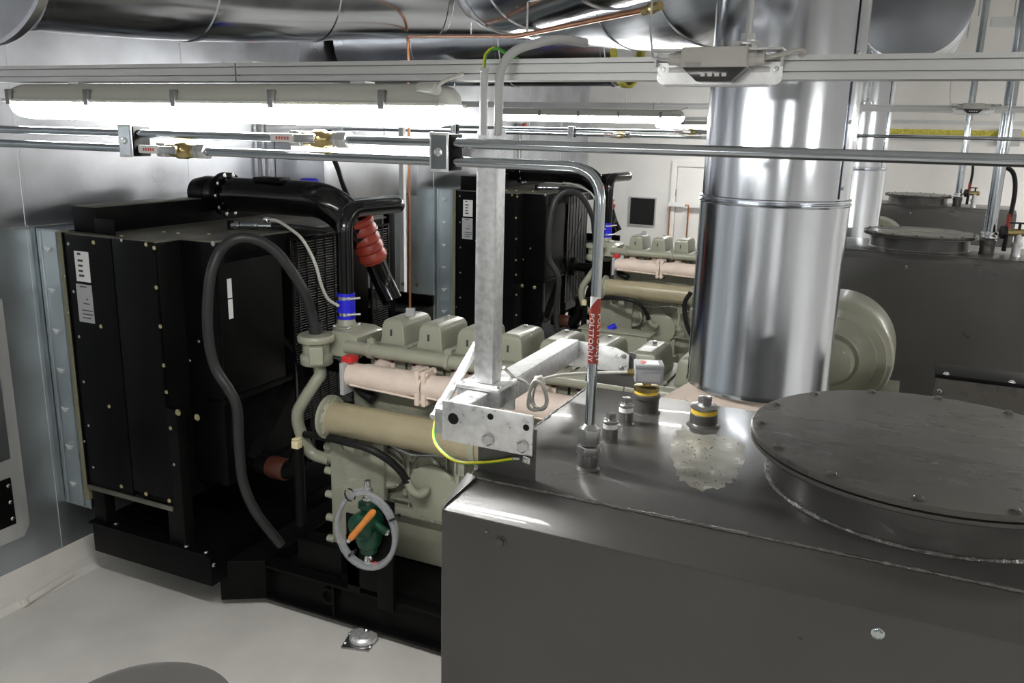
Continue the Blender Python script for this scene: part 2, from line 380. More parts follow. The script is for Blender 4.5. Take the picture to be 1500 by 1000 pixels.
def lamp(y, x0, x1, label, dz=0):
    o = thing('light_fixture', V((x0+x1)/2, y, 2.70+dz), label, 'light', 'fluorescent light fixtures')
    zt, zm, zb = 2.797+dz, 2.752+dz, 2.703+dz
    def loop(x, ins, prof):   # profile in y,z
        return [(x, y+a*(1-ins), zm+(b-zm)*(1-ins)) for a, b in prof]
    top = [(-.062, zm), (-.060, zm+.018), (-.048, zt-.008), (-.03, zt), (.03, zt), (.048, zt-.008), (.060, zm+.018), (.062, zm)]
    bot = [(-.060, zm), (-.058, zm-.018), (-.05, zm-.034), (-.034, zb+.003), (0, zb), (.034, zb+.003), (.05, zm-.034), (.058, zm-.018), (.060, zm)]
    for prof, name, m in ((top, 'housing', 'fixture_grey'), (bot, 'diffuser', 'diffuser')):
        b = MB(); st = [(x0, .75), (x0+.008, .4), (x0+.025, .12), (x0+.06, 0), (x1-.06, 0), (x1-.025, .12), (x1-.008, .4), (x1, .75)]
        L = [loop(x, i, prof) for x, i in st]; n = len(prof); vs = [q for l in L for q in l]
        fs = [(k*n+i, k*n+(i+1) % n, (k+1)*n+(i+1) % n, (k+1)*n+i) for k in range(len(L)-1) for i in range(n)]
        fs += [tuple(range(n)), tuple(range((len(L)-1)*n, len(L)*n))]
        b.add(vs, fs).build(name, m, o, sharp=50)
    MB().box(x0+.01, x1-.01, y-.066, y+.066, zm-.004, zm+.005).build('rim', 'fixture_grey', o, bev=.003)
    for k in range(5):
        x = x0+.045+(x1-x0-.20)*k/4
        for s in (-1, 1): MB().box(x-.009, x+.009, y+s*.0635-.0085, y+s*.0635+.0085, zm-.012, zm+.030).build('clip', 'clip_grey', o, bev=.004)
    MB().cyl(V(x1-.07, y-.045, zt-.012), V(x1-.02, y-.055, zt-.012), .014, 12).build('cable_gland', 'fixture_grey', o)
    MB().tube(spline([V(x1-.03, y-.054, zt-.012), V(x1+.0, y-.05, zt+.006), V(x1+.03, y-.03, zt+.02)]), .004, 8).build('cable', 'cable_grey', o)
    for x in (x0+.25, x1-.25): MB().box(x-.02, x+.02, y-.02, y+.02, zt-.002, 2.804+dz).build('hanger_bracket', 'galv_bright', o)
    return o
PR = .0108
def clampat(x, y, zs, label):
    o = thing('pipe_clamp', V(x, y, min(zs)-.03), label, 'clamp', 'black pipe clamps')
    z0, z1 = min(zs)-.022, max(zs)+.022; w_ = .025
    MB().box(x-w_, x+w_, y-.017, y+.035, z0+.003, z1-.003).build('clamp_block', 'black_satin', o, bev=.003)
    MB().box(x-w_, x+w_-.004, y-.021, y-.017, z0, z1).build('clamp_plate', 'galv_bright', o, bev=.0015)
    MB().box(x-w_+.005, x+w_-.009, y-.0225, y-.0205, z0+.006, z1-.006).build('clamp_face', 'zinc_pipe', o)
    bolt(o, V(x-.003, y-.0225, (z0+z1)/2), (0, -1, 0), .007)
    return o
def valve(x0, y, z, label, s=1):
    """ball valve lying along X from x0 to x0+.15"""
    o = thing('ball_valve', V(x0+.075, y, z-.02), label, 'valve', 'brass ball valves on the fuel pipes')
    MB().lathe(V(x0+.035, y, z), (1, 0, 0), [(.012, 0), (.017, .004), (.017, .022), (.021, .03), (.021, .055), (.017, .062), (.017, .08), (.012, .084)], 20).build('valve_body', 'brass', o)
    for a, b in ((.0, .028), (.03, .042), (.118, .130), (.130, .158)): MB().cyl(V(x0+a, y, z), V(x0+b, y, z), .020 if b-a > .02 else .0175, 6).build('union_nut', 'bolt_zinc', o, bev=.0012)
    MB().cyl(V(x0+.075, y-.018, z+.004), V(x0+.075, y-.03, z+.004), .008, 10).build('valve_stem', 'brass', o)
    lv = MB().box(x0+.075-.10*(s > 0)-.012, x0+.075+.10*(s < 0)+.012, y-.034, y-.030, z-.008, z+.010).build('lever', 'bolt_zinc', o, bev=.001)
    MB().box(x0-.035 if s > 0 else x0+.10, x0+.03 if s > 0 else x0+.17, y-.038, y-.028, z-.009, z+.011).build('lever_sleeve', 'label_white', lv, bev=.003)
    for k in range(5):
        a = (x0-.018 if s > 0 else x0+.115)+k*.008
        MB().box(a, a+.005, y-.0386, y-.0378, z-.003, z+.004).build('print', 'print_red', lv)
    return o
def pipe_row(y, xd, vA, vB, clamps, L, drop=True, dz=0):
    zu, zl = 2.672+dz, 2.634+dz
    up = MB().tube([V(XL+.01, y, zu), V(3.2, y, zu)], PR, 14)
    if drop:
        pts = fillet([V(XL+.01, y, zl), V(xd, y, zl), V(xd, y, 2.085)], .075, 10)
    else: pts = [V(XL+.01, y, zl), V(xd, y, zl)]
    a = thing('fuel_pipe', V(-1, y, zu-.01), L[0], 'pipe', 'thin zinc fuel pipes'); up.build('pipe_run', 'zinc_pipe', a)
    b = thing('fuel_pipe', V(xd, y, 2.0 if drop else zl), L[1], 'pipe', 'thin zinc fuel pipes'); MB().tube(pts, PR, 14).build('pipe_run', 'zinc_pipe', b)
    valve(vA, y, zl, L[2]); valve(vB, y, zu, L[3])
    for i, x in enumerate(clamps): clampat(x, y, (zu, zl), L[4+i])
    return a, b
YP, YR, DZ = 1.63, 1.72, .075
rail(YR, -1.53, 'grey grooved mounting rail crossing above the near tank')
rail(YR+ROW, -1.75, 'grey grooved mounting rail behind the flue', DZ)
rail(YR+2*ROW, -1.75, 'grey grooved mounting rail close to the white back wall', DZ)
rail(YR-ROW, 0.3, 'grey grooved mounting rail over the aisle opposite the near tank')
lamp(YR, -2.365, -.93, 'lit fluorescent batten with clips below the rail, over the front radiator')
lamp(YR+ROW, -2.99, -1.53, 'lit fluorescent batten over the second engine', DZ)
lamp(YR+2*ROW, -2.99, -1.53, 'lit fluorescent batten close to the white back wall', DZ)
for k, n in ((1, 'second tank'), (2, 'far tank'), (0, 'first tank right end')):
    lamp(YR+k*ROW, 1.7, 3.16, 'added unseen fluorescent batten in the side aisle beyond the '+n, DZ if k else 0)  # out-of-frame battens added as extra room light from the right
lamp(YR-ROW, -2.6, -1.14, 'added unseen fluorescent batten over the front aisle, hatch side')  # this and the next batten are added behind the camera to light the tank front
lamp(YR-ROW, .9, 2.36, 'added unseen fluorescent batten over the front aisle, middle')
pu, plo = pipe_row(YP, -.5565, -1.735, -1.315, (-1.83, -.912),
         ('upper zinc fuel pipe passing straight across before the flue', 'zinc fuel pipe bending down to the near tank, with red sticker', 'ball valve beside the clamp on the lower fuel pipe',
          'ball valve on the upper fuel pipe before the lamp', 'pipe clamp next to the ball valve over the radiator', 'pipe clamp beside the galvanised post'))
pipe_row(YP+ROW, -.60, -2.05, -1.53, (-2.35, -3.35),
         ('upper zinc fuel pipe crossing over the second engine', 'lower zinc fuel pipe over the second engine', 'ball valve on the lower pipe over the second engine',
          'ball valve on the upper pipe next to the flue over second engine', 'pipe clamp above the second engine', 'pipe clamp above the second radiator'), dz=.05)
# fitting, nut and printed sticker of the drop pipe
x, y = -.5565, YP
MB().lathe(V(x, y, 2.0), (0, 0, 1), [(.027, 0), (.0225, .006), (.0225, .03), (.019, .036)], 20).build('socket', 'tank_grey', plo)
MB().cyl(V(x, y, 2.034), V(x, y, 2.052), .0265, 6).build('lower_nut', 'zinc_dark', plo, bev=.0015)
MB().cyl(V(x, y, 2.054), V(x, y, 2.090), .0235, 6).build('upper_nut', 'zinc_dark', plo, bev=.0015)
MB().lathe(V(x, y, 2.09), (0, 0, 1), [(.019, 0), (.015, .006), (.0115, .01)], 16).build('collar', 'zinc_dark', plo)
def wrap(vs, r, zc, a0):   # text plane -> pipe wall, reading downwards
    out = []
    for p in vs:
        a = a0+p.y/r; out.append(V(x+r*math.sin(a), y-r*math.cos(a), zc-p.x))
    return out
s0, s1, rs = 2.235, 2.372, PR+.0004
b = MB(); n = 24
for i in range(n):
    a, c = -2.3+4.6*i/n, -2.3+4.6*(i+1)/n
    ta, tc = s1-.024*(1-max(0, min(1, (a+1.0)/1.7))), s1-.024*(1-max(0, min(1, (c+1.0)/1.7)))
    b.add([V(x+rs*math.sin(q), y-rs*math.cos(q), z) for q, z in ((a, s0), (c, s0), (c, tc), (a, ta))], [(0, 1, 2, 3)])
stk = b.build('sticker', 'sticker_red', plo)
b = MB()
for i in range(n):
    a, c = -2.3+4.6*i/n, -2.3+4.6*(i+1)/n
    b.add([V(x+(rs-.0002)*math.sin(q), y-(rs-.0002)*math.cos(q), z) for q, z in ((a, s1-.03), (c, s1-.03), (c, s1+.004), (a, s1+.004))], [(0, 1, 2, 3)])
b.build('sticker_edge', 'sticker_white', plo)
tv, tf = text_mesh('POLTTOÖLJY', .0158)
for a0 in (-.28, 1.32, -1.88):
    MB().add(wrap(tv, rs+.0004, 2.290, a0), tf).build('lettering', 'sticker_white', stk)
# ================================================================== GALVANISED SUPPORT WITH EARTH WIRE
sp = thing('pipe_support', V(-.837, 1.70, 2.0), 'galvanised square post on a bracket arm at the near tank corner', 'post')
X0, X1, Yp0, Yp1 = -.863, -.813, 1.682, 1.732
ps = MB().box(X0, X1, Yp0, Yp1, 2.132, 2.70).build('post', 'galv_spangle', sp, bev=.006)
MB().box(-1.36, -.80, Yp0-.004, Yp0-.001, 2.640, 2.672).build('top_strip', 'galv_spangle', sp)
MB().box(-.895, -.785, 1.655, 1.76, 2.124, 2.133).build('base_plate', 'galv_bright', sp, bev=.003)
MB().box(-.893, -.787, 1.662, 1.672, 2.058, 2.124).box(-.893, -.787, 1.745, 1.755, 2.058, 2.124).build('u_strap', 'galv_spangle', sp, bev=.002)
for dx in (-.045, .045): bolt(sp, V(-.838+dx, 1.668, 2.133), (0, 0, 1), .006)
arm = MB()
ax0, ax1 = -.866, -.810
arm.box(ax0, ax1, 1.506, 2.245, 2.064, 2.122)
arm.build('arm', 'galv_spangle', sp, bev=.005)
fp = MB().box(-.842, -.633, 1.499, 1.506, 2.056, 2.144).build('front_plate', 'galv_bright', sp, bev=.0015)
MB().lathe(V(-.815, 1.4988, 2.108), (0, -1, 0), [(.0125, 0), (.0125, .0006), (0, .0006)], 24, caps=False).build('cable_hole', 'void_black', fp)
for px, pz in ((-.728, 2.127), (-.647, 2.117)):
    MB().lathe(V(px, 1.4988, pz), (0, -1, 0), [(.007, 0), (.007, .0006), (0, .0006)], 16, caps=False).build('bolt_hole', 'void_black', fp)
for px, pz in ((-.731, 2.077), (-.652, 2.076)): bolt(sp, V(px, 1.499, pz), (0, -1, 0), .0135, washer=False)
MB().box(-.76, -.629, 1.507, 1.515, 1.998, 2.112).build('tank_lug', 'tank_grey', sp, bev=.002)
bp = MB().prism([(-.845, 2.246, 2.04), (-.66, 2.246, 2.04), (-.66, 2.246, 2.095), (-.70, 2.246, 2.11), (-.845, 2.246, 2.118)], (0, .007, 0)).build('rear_plate', 'galv_bright', sp, bev=.0015)
pts = [(-.79, 2.254, 1.998), (-.625, 2.254, 1.998), (-.645, 2.254, 2.10)] + [(-.70+.038*math.cos(a), 2.254, 2.10-.05*math.sin(a)) for a in [math.pi*k/8 for k in range(9)]] + [(-.775, 2.254, 2.10)]
MB().prism(pts, (0, .008, 0)).build('rear_lug', 'tank_grey', sp)
for px, pz in ((-.675, 2.09), (-.68, 2.055)): bolt(sp, V(px, 2.246, pz), (0, -1, 0), .006)
# earth conduits
ec1 = tag(MB().lathe(V(-.832, 1.655, 2.69), (0, 0, 1), [(.0085, 0), (.0085, .128), (.0095, .129), (.0095, .135), (.0075, .136), (.0075, .10)], 16).build('conduit', 'pvc_grey'),
          'straight grey plastic conduit with an earth wire, on the post top', 'conduit')
p0 = V(-.797, 1.655, 2.69)
cv = fillet([p0, p0+V(0, 0, .165), V(-.70, 1.72, 2.888), V(-.66, 1.79, 2.885)], [0, .07, .03, 0], 8)
tag(MB().tube(cv, .0095, 14).build('conduit', 'pvc_grey'), 'bent grey steel conduit curving over the mounting rail', 'conduit')
def earth(pts, r, label):
    """green-yellow striped wire: two half tubes"""
    q = spline(pts, 8); o = thing('earth_wire', q[0], label, 'wire')
    MB().tube(q, r, 10).build('green_insulation', 'wire_green', o)
    u = V(-.5, -.8, .3).normalized()*(r*.45)
    MB().tube([p+u for p in q], r*.78, 8).build('yellow_stripe', 'wire_yellow', o)
    return o
earth([V(-.832, 1.655, 2.74), V(-.832, 1.655, 2.835), V(-.826, 1.66, 2.858), V(-.812, 1.67, 2.866), V(-.794, 1.685, 2.855), V(-.775, 1.70, 2.846)], .0032, 'green and yellow earth wire looping out of the straight conduit')
c0, c1 = V(-.905, 1.755, 2.18), P(637, 611, Y=1.60)
dv = (c1-c0).normalized()
lc = thing('conduit', c1, 'slanting silver conduit behind the post with earth wire at its foot', 'conduit')
MB().tube([c0-dv*.03, c1], .0112, 14).build('conduit_tube', 'galv_bright', lc)
MB().lathe(c1-dv*.045, dv, [(.0135, 0), (.0135, .02), (.0115, .024)], 14).build('conduit_coupling', 'galv_bright', lc)
MB().lathe(c1-dv*.004, dv, [(.0128, 0), (.0128, .006), (.008, .006)], 14).build('conduit_rim', 'label_white', lc)
ew = earth([c1-dv*.01, P(636, 640, Y=1.565), P(648, 662, Y=1.535), P(672, 676, Y=1.515), P(710, 677, Y=1.50), P(752, 672, Y=1.495)], .0038, 'green and yellow earth wire drooping below the bracket plate to a lug')
q0, q1 = P(752, 672, Y=1.494), P(771, 674, Y=1.494)
MB().tube([q0, q0.lerp(q1, .5)], .0035, 8).build('crimp', 'bolt_zinc', ew)
MB().obox(q1, (.008, 0, -.001), (0, .001, 0), (.0005, 0, .007)).build('lug', 'bolt_zinc', ew, bev=.0005)
bolt(ew, q1+V(0, -.001, 0), (0, -1, 0), .0048)
# ================================================================== JUNCTION BOXES ON THE RAILS
def jbox(xc, y, label, dz=0):
    o = thing('junction_box', V(xc, y-.034, 2.79), label, 'box', 'grey junction boxes on the rails')
    yf = y-.032; hw = .118
    pts = []
    for cx, cz, a0 in ((hw-.018, 2.835-.004, 0), (-hw+.018, 2.835-.004, 90), (-hw+.018, 2.793+.014, 180), (hw-.018, 2.793+.014, 270)):
        rr = .004 if a0 < 180 else .014
        cx = math.copysign(hw-rr, cx)
        pts += [(xc+cx+rr*math.cos(R_(a0+k*18)), yf, cz+rr*math.sin(R_(a0+k*18))) for k in range(6)]
    pl = MB().prism(pts, (0, -.003, 0)).build('back_plate', 'galv_bright', o, bev=.0008, seg=1)
    MB().box(xc-hw+.02, xc+hw-.02, yf-.02, yf, 2.790, 2.7935).build('lower_lip', 'rail_grey', o, bev=.001)
    for s in (-1, 1):
        bolt(o, V(xc+s*(hw-.012), yf-.003, 2.822), (0, -1, 0), .0038, h=.4)
        MB().box(xc+s*.078-.017, xc+s*.078+.017, yf-.005, yf-.003, 2.816, 2.826).build('slot_cover', 'rail_grey', o, bev=.001)
        MB().box(xc+s*.085-.035, xc+s*.085+.035, yf-.045, yf+.02, 2.852, 2.856).build('top_flange', 'rail_grey', o, bev=.001)
        MB().box(xc+s*.117-.003, xc+s*.117+.001, yf-.02, yf-.0, 2.826, 2.853).build('side_flange', 'rail_grey', o)
        MB().cyl(V(xc+s*.055, yf-.03, 2.838), V(xc+s*.088, yf-.03, 2.838), .011, 8).cyl(V(xc+s*.06, yf-.03, 2.838), V(xc+s*.072, yf-.03, 2.838), .014, 10).build('cable_gland', 'box_grey', o)
    MB().box(xc-.06, xc+.06, yf-.056, yf-.002, 2.822, 2.858).build('housing', 'box_grey', o, bev=.003)
    MB().prism([(xc-.058, yf-.05, 2.822), (xc-.03, yf-.05, 2.797), (xc+.03, yf-.05, 2.797), (xc+.058, yf-.05, 2.822)], (0, .042, 0)).build('connector_chin', 'smoked', o, bev=.002)
    for k in range(4): MB().box(xc-.022+k*.013, xc-.014+k*.013, yf-.0525, yf-.049, 2.806, 2.812).build('terminal', 'label_white', o)
    MB().box(xc-.05, xc-.022, yf-.0585, yf-.0555, 2.8225, 2.830).build('tag_label', 'label_grey', o)
    MB().tube(spline([V(xc+.085, yf-.03, 2.838), V(xc+.12, yf-.028, 2.846), V(xc+.145, yf-.02, 2.853), V(xc+.152, yf-.005, 2.848), V(xc+.135, yf+.012, 2.843), V(xc+.1, yf+.03, 2.85)], 8), .0042, 8).build('cable', 'cable_grey', o)
    MB().tube(spline([V(xc-.085, yf-.03, 2.838), V(xc-.12, yf-.02, 2.842), V(xc-.13, yf-.005, 2.86), V(xc-.14, yf+.01, 2.92), V(xc-.15, yf+.05, 3.1)], 6), .0022, 6).build('thin_cable', 'pvc_grey', o)
    o.location.z += dz
    return o
jbox(-.354, YR, 'grey junction box on a bright plate, in front of the flue')
jbox(.30, YR+ROW, 'grey junction box on the rail above the second tank', DZ)
# ================================================================== FUEL TANKS
TZ, TX0, TX1, TYF, TYT, TYB = 2.0, -.772, 1.06, 1.37, 1.472, 2.215
MH = V(.10, 1.850, TZ)
tk = thing('fuel_tank', V(.14, 1.82, 0), 'big dark grey fuel tank with red-stickered pipe and capped sockets on top', 'tank', 'dark grey fuel tanks')
prof = [(TYF, .10), (TYF, 1.962), (TYT-.004, 1.997), (TYB, 1.997), (TYB, .10)]
MB().prism([(TX0, a, b) for a, b in prof], (TX1-TX0, 0, 0)).build('tank_body', 'tank_grey', tk, bev=.006, seg=3, sharp=25)
MB().box(TX0+.012, TX1-.012, TYT+.004, TYB-.01, 1.995, TZ).build('top_sheet', 'tank_grey', tk, bev=.0015)
b = MB(); pts = []; rr = []
xx = TX0+.01
while xx < TX1-.01:
    pts.append(V(xx, TYT-.001+random.uniform(-.0008, .0008), 1.9985)); rr.append(.0032+random.uniform(-.0012, .0016)); xx += .012
b.tube(pts, rr, 6).build('weld_bead', 'tank_weld', tk)
pts = []; rr = []; yy = TYT
while yy < TYB: pts.append(V(TX0+.011, yy, 1.9985)); rr.append(.003+random.uniform(-.001, .0014)); yy += .012
MB().tube(pts, rr, 6).build('weld_bead', 'tank_weld', tk)
MB().prism([(TX0-.0015, TYF-.001, 1.964), (TX0+.03, TYT-.002, 2.002), (TX0+.004, TYT+.006, 2.004), (TX0-.003, TYT+.0, 1.985)], (.0, -.004, .001)).build('corner_fold', 'tank_grey', tk, bev=.001)
for x0 in (TX0+.05, TX1-.2): MB().box(x0, x0+.15, TYF+.05, TYB-.05, 0, .105).build('foot_beam', 'tank_grey', tk, bev=.004)
MB().lathe(MH, (0, 0, 1), [(.308, -.002), (.308, .090)], 72).build('manhole_neck', 'tank_grey', tk)
pts = []; rr = []
for k in range(150):
    a = 2*math.pi*k/150; pts.append(MH+V(.311*math.cos(a), .311*math.sin(a), .002)); rr.append(.005+random.uniform(-.0018, .0018))
MB().tube(pts, rr, 6, closed=True).build('neck_weld', 'tank_weld', tk)
MB().lathe(MH, (0, 0, 1), [(.308, .080), (.350, .080), (.352, .083), (.352, .090), (.308, .092)], 72).build('neck_flange', 'tank_grey', tk)
lid = MB().lathe(MH, (0, 0, 1), [(.350, .093), (.353, .095), (.353, .103), (.350, .105)], 72).build('manhole_lid', 'lid_grey', tk)
for k in range(14):
    a = 2*math.pi*(k+.35)/14; bolt(lid, MH+V(.333*math.cos(a), .333*math.sin(a), .105), (0, 0, 1), .0085, 'lid_grey')
bolt(tk, P(733, 793, Y=TYF), (0, -1, 0), .010, 'tank_grey')
MB().lathe(P(713, 778, Y=TYF), (0, -1, 0), [(.004, 0), (.004, .002), (.002, .003)], 10).build('rivet', 'tank_weld', tk)
bolt(tk, P(1286, 927, Y=TYF), (0, -1, 0), .008, 'zinc_pipe')
tank2 = copy_tree(tk, (0, ROW, 0), None, 'dark grey fuel tank directly behind the front flue')
tank3 = copy_tree(tk, (0, 2*ROW, 0), None, 'far dark grey fuel tank against the white back wall')
tank2['group'] = tank3['group'] = 'dark grey fuel tanks'
# --- sockets, plugs and sensor of the near tank
def plug(px, py, r, tape, hexr, sq=False):
    c = P(px, py, Z=TZ); z = V(0, 0, 1)
    s = MB().lathe(c, z, [(r*1.25, 0), (r*1.08, .004), (r, .008), (r, .030), (r*.94, .032)], 24).build('socket', 'tank_grey', tk)
    MB().lathe(c+z*.032, z, [(r*.95, 0), (r*.95, .010), (r*.9, .011)], 24).build('seal_tape', tape, s)
    MB().lathe(c+z*.043, z, [(r*.9, 0), (r*1.02, .002), (r*1.02, .007), (r*.9, .010), (r*.55, .012)], 24).build('plug_collar', 'zinc_dark', s)
    MB().cyl(c+z*.054, c+z*(.054+hexr*1.1), hexr, 4 if sq else 6).build('plug_head', 'zinc_dark', s, bev=.001)
plug(893, 645, .0185, 'tape_white', .0125, True); plug(916, 620, .0185, 'tape_white', .0125, True)
plug(1030, 622, .034, 'tape_yellow', .018)
c = P(945, 603, Z=TZ)
sn = MB().lathe(c, (0, 0, 1), [(.040, 0), (.035, .004), (.034, .010), (.034, .040), (.037, .041), (.037, .05), (.033, .052)], 28).build('sensor_socket', 'tank_grey', tk)
MB().lathe(c+V(0, 0, .052), (0, 0, 1), [(.031, 0), (.031, .008), (.029, .009)], 24).build('seal_tape', 'tape_yellow', sn)
MB().lathe(c+V(0, 0, .060), (0, 0, 1), [(.033, 0), (.033, .010), (.03, .012), (.012, .013), (.012, .03)], 12).build('sensor_plug', 'brass', sn)
u, v = V(.93, .36, 0), V(-.36, .93, 0); hc = c+V(.002, 0, .105)
MB().obox(hc, u*.036, v*.030, V(0, 0, .020)).build('sensor_housing', 'sensor_grey', sn, bev=.003)
MB().obox(hc+V(0, 0, .0225), u*.0365, v*.0305, V(0, 0, .0055)).build('sensor_lid', 'sensor_grey', sn, bev=.002)
MB().obox(hc-v*.0302-V(0, 0, .004), u*.028, v*.0004, V(0, 0, .010)).build('type_label', 'label_grey', sn)
MB().obox(hc+V(0, 0, .0283)+u*.006, u*.018, v*.02, V(0, 0, .0004)).build('lid_label', 'label_white', sn)
MB().obox(hc+V(0, 0, .0288)-u*.014, u*.007, v*.012, V(0, 0, .0004)).build('lid_print', 'print_red', sn)
for a in (-.03, .03):
    for bb in (-.024, .024): MB().cyl(hc+u*a+v*bb+V(0, 0, .028), hc+u*a+v*bb+V(0, 0, .029), .0028, 8).build('lid_screw', 'bolt_zinc', sn)
gl = hc-u*.036
MB().cyl(gl, gl-u*.018, .010, 8).build('cable_gland', 'brass', sn)
# grey sensor cable: along to a hanging coil and on to the post
cpts = [gl-u*.015, P(870, 546, Y=2.0), P(820, 549, Y=1.92), P(790, 556, Y=1.86)]
cc = P(787, 578, Y=1.80)
for k in range(34):
    a = 2*math.pi*k/10+2.0; cpts.append(cc+V(.020*math.cos(a)+.005*math.sin(k*1.3), .012*math.sin(a*.5)+k*.0004, .040*math.sin(a)+.004*math.cos(k*1.7)))
cpts += [P(772, 562, Y=1.79), P(752, 552, Y=1.77), P(738, 538, Y=1.742)]
tag(MB().tube(spline(cpts, 5), .0042, 8).build('sensor_cable', 'cable_grey'), 'grey cable coiled by the post and running to the tank sensor', 'cable')
# dried spill round the yellow-taped plug
st = []
for px, py in ((988, 640), (1000, 625), (1016, 634), (1060, 640), (1092, 655), (1085, 690), (1068, 706), (1040, 716), (1008, 712), (990, 690), (984, 664)): st.append(P(px, py, Z=TZ+.0004))
sc0 = sum(st, V(0, 0, 0))/len(st)
q = [sc0+(p-sc0)*random.uniform(.93, 1.08) for p in spline(st+[st[0]], 6)[:-1]]
MB().add(q, [tuple(range(len(q)))]).build('spill_stain', 'oil_stain', tk)
b = MB()
for k in range(60):
    s_ = P(random.uniform(1000, 1085), random.uniform(640, 712), Z=TZ+.0008); b.cyl(s_, s_+V(0, 0, .0006), random.uniform(.0008, .002), 6)
sd = b.build('spill_specks', 'print_dark', tk); sd['kind'] = 'stuff'
# ================================================================== VENT PIPES, VALVES ON THE FURTHER TANKS
def vent(y, label, n):
    o = thing('vent_pipe', V(.5, y, TZ), label, 'pipe', 'vertical zinc vent pipes on the far tanks')
    MB().tube([V(.5, y, TZ+.05), V(.5, y, ZC)], .036, 18).build('pipe_run', 'zinc_pipe', o)
    MB().lathe(V(.5, y, TZ), (0, 0, 1), [(.05, 0), (.045, .01), (.045, .06), (.05, .062), (.05, .09), (.04, .1)], 18).build('socket', 'tank_grey', o)
    for z in (.10, .125): MB().lathe(V(.5, y, TZ+z), (0, 0, 1), [(.044, 0), (.05, .006), (.05, .014), (.044, .02)], 18).build('union_ring', 'bolt_zinc', o)
    v_ = thing('tank_valve', V(.66, y-.02, TZ), 'black-capped filling valve beside the vent pipe on the '+n, 'valve', 'filling valves on the far tanks')
    c = V(.66, y-.02, TZ)
    MB().lathe(c, (0, 0, 1), [(.03, 0), (.026, .01), (.026, .06), (.034, .062), (.034, .085), (.022, .09), (.022, .16)], 16).build('valve_body', 'galv_spangle', v_)
    MB().cyl(c+V(-.07, -.02, .15), c+V(.04, .012, .15), .024, 12).build('valve_branch', 'brass', v_)
    MB().lathe(c+V(-.07, -.02, .15), (-.95, -.3, 0), [(.03, 0), (.042, .006), (.042, .03), (.03, .036)], 12).build('cap', 'rubber_black', v_)
    MB().box(c.x-.008, c.x+.008, c.y-.008, c.y+.008, TZ+.16, TZ+.21).box(c.x-.06, c.x+.02, c.y-.012, c.y+.012, TZ+.205, TZ+.215).build('lever', 'rubber_black', v_)
    k = MB().tube(spline([V(.60, y+.06, TZ+.02), V(.605, y+.06, TZ+.2), V(.61, y+.06, TZ+.4), V(.58, y+.06, TZ+.52), V(.5, y+.05, TZ+.56)], 6), .014, 8).build('tank_cable', 'rubber_black')
    tag(k, 'black cable rising behind the vent pipe on the '+n, 'cable', 'black cables on the far tanks')
    MB().lathe(V(.603, y+.06, TZ+.12), (0, 0, 1), [(.0155, 0), (.0155, .14)], 8).build('red_sleeve', 'red_rubber', k)
vent(6.245, 'thick zinc vent pipe standing on the second tank', 'second tank')
vent(6.245+ROW, 'thick zinc vent pipe standing on the far tank', 'far tank')
# hanging channel under the ceiling, far right
hc_ = thing('hanging_channel', V(.95, 8.6, 3.64), 'galvanised channel hung on threaded rods under the ceiling near the vent pipes', 'bracket')
MB().prism([(.45, 8.56, 3.64), (.45, 8.64, 3.64), (.45, 8.64, 3.72), (.45, 8.63, 3.72), (.45, 8.63, 3.65), (.45, 8.57, 3.65), (.45, 8.57, 3.72), (.45, 8.56, 3.72)], (1.2, 0, 0)).build('channel', 'rail_grey', hc_)
for x in (.62, .84, 1.5): MB().cyl(V(x, 8.6, 3.645), V(x, 8.6, ZC), .008, 8).build('hanger_rod', 'bolt_zinc', hc_)
MB().lathe(V(.70, 8.6, 3.72), (0, 0, 1), [(.05, 0), (.05, .05), (.03, .07)], 12).build('spotlight_base', 'box_grey', hc_)
k = tag(MB().tube(spline([V(1.02, 8.45, 3.6), V(.98, 8.45, 3.75), V(1.0, 8.45, 4.0), V(1.1, 8.45, 4.2), V(1.15, 8.45, ZC)], 6), .025, 10).build('armoured_cable', 'rubber_black'), 'thick black cable with yellow band hanging from the ceiling', 'cable')
MB().lathe(V(1.03, 8.45, 4.06), (.35, 0, 1), [(.029, 0), (.029, .06)], 10).build('yellow_band', 'wool_yellow', k)
tag(MB().tube([V(.98, 8.3, 3.45), V(1.5, 8.3, 3.9)], .03, 12).build('conduit', 'galv_bright'), 'slanting galvanised conduit beside the thick black cable', 'conduit')
# ================================================================== FLUES
SX, SY, SR = -.485, 3.55, .285
fl = thing('exhaust_flue', V(SX, SY, 1.5), 'large shiny clad steel flue rising behind the near tank', 'flue', 'shiny clad exhaust flues')
MB().lathe(V(SX, SY, 0), (0, 0, 1), [(SR-.012, 1.72), (SR+.004, 1.698), (SR+.006, 1.702), (SR, 1.72), (SR, 2.46)], 72, caps=False).build('lower_cladding', 'stack_steel', fl, sharp=50)
MB().lathe(V(SX, SY, 0), (0, 0, 1), [(SR-.004, 2.455), (SR-.004, 3.3), (SR-.004, ZC)], 72, caps=False).build('upper_cladding', 'stack_steel', fl, sharp=50)
MB().lathe(V(SX, SY, 2.445), (0, 0, 1), [(SR, 0), (SR+.007, .005), (SR+.008, .010), (SR, .014), (SR, .017), (SR+.006, .021), (SR+.006, .026), (SR-.004, .03)], 72, caps=False).build('joint_bead', 'stack_steel', fl)
MB().lathe(V(SX, SY, 1.725), (0, 0, 1), [(SR-.02, 0), (SR-.02, .01)], 48).build('end_plate', 'sheet_galv_dull', fl)
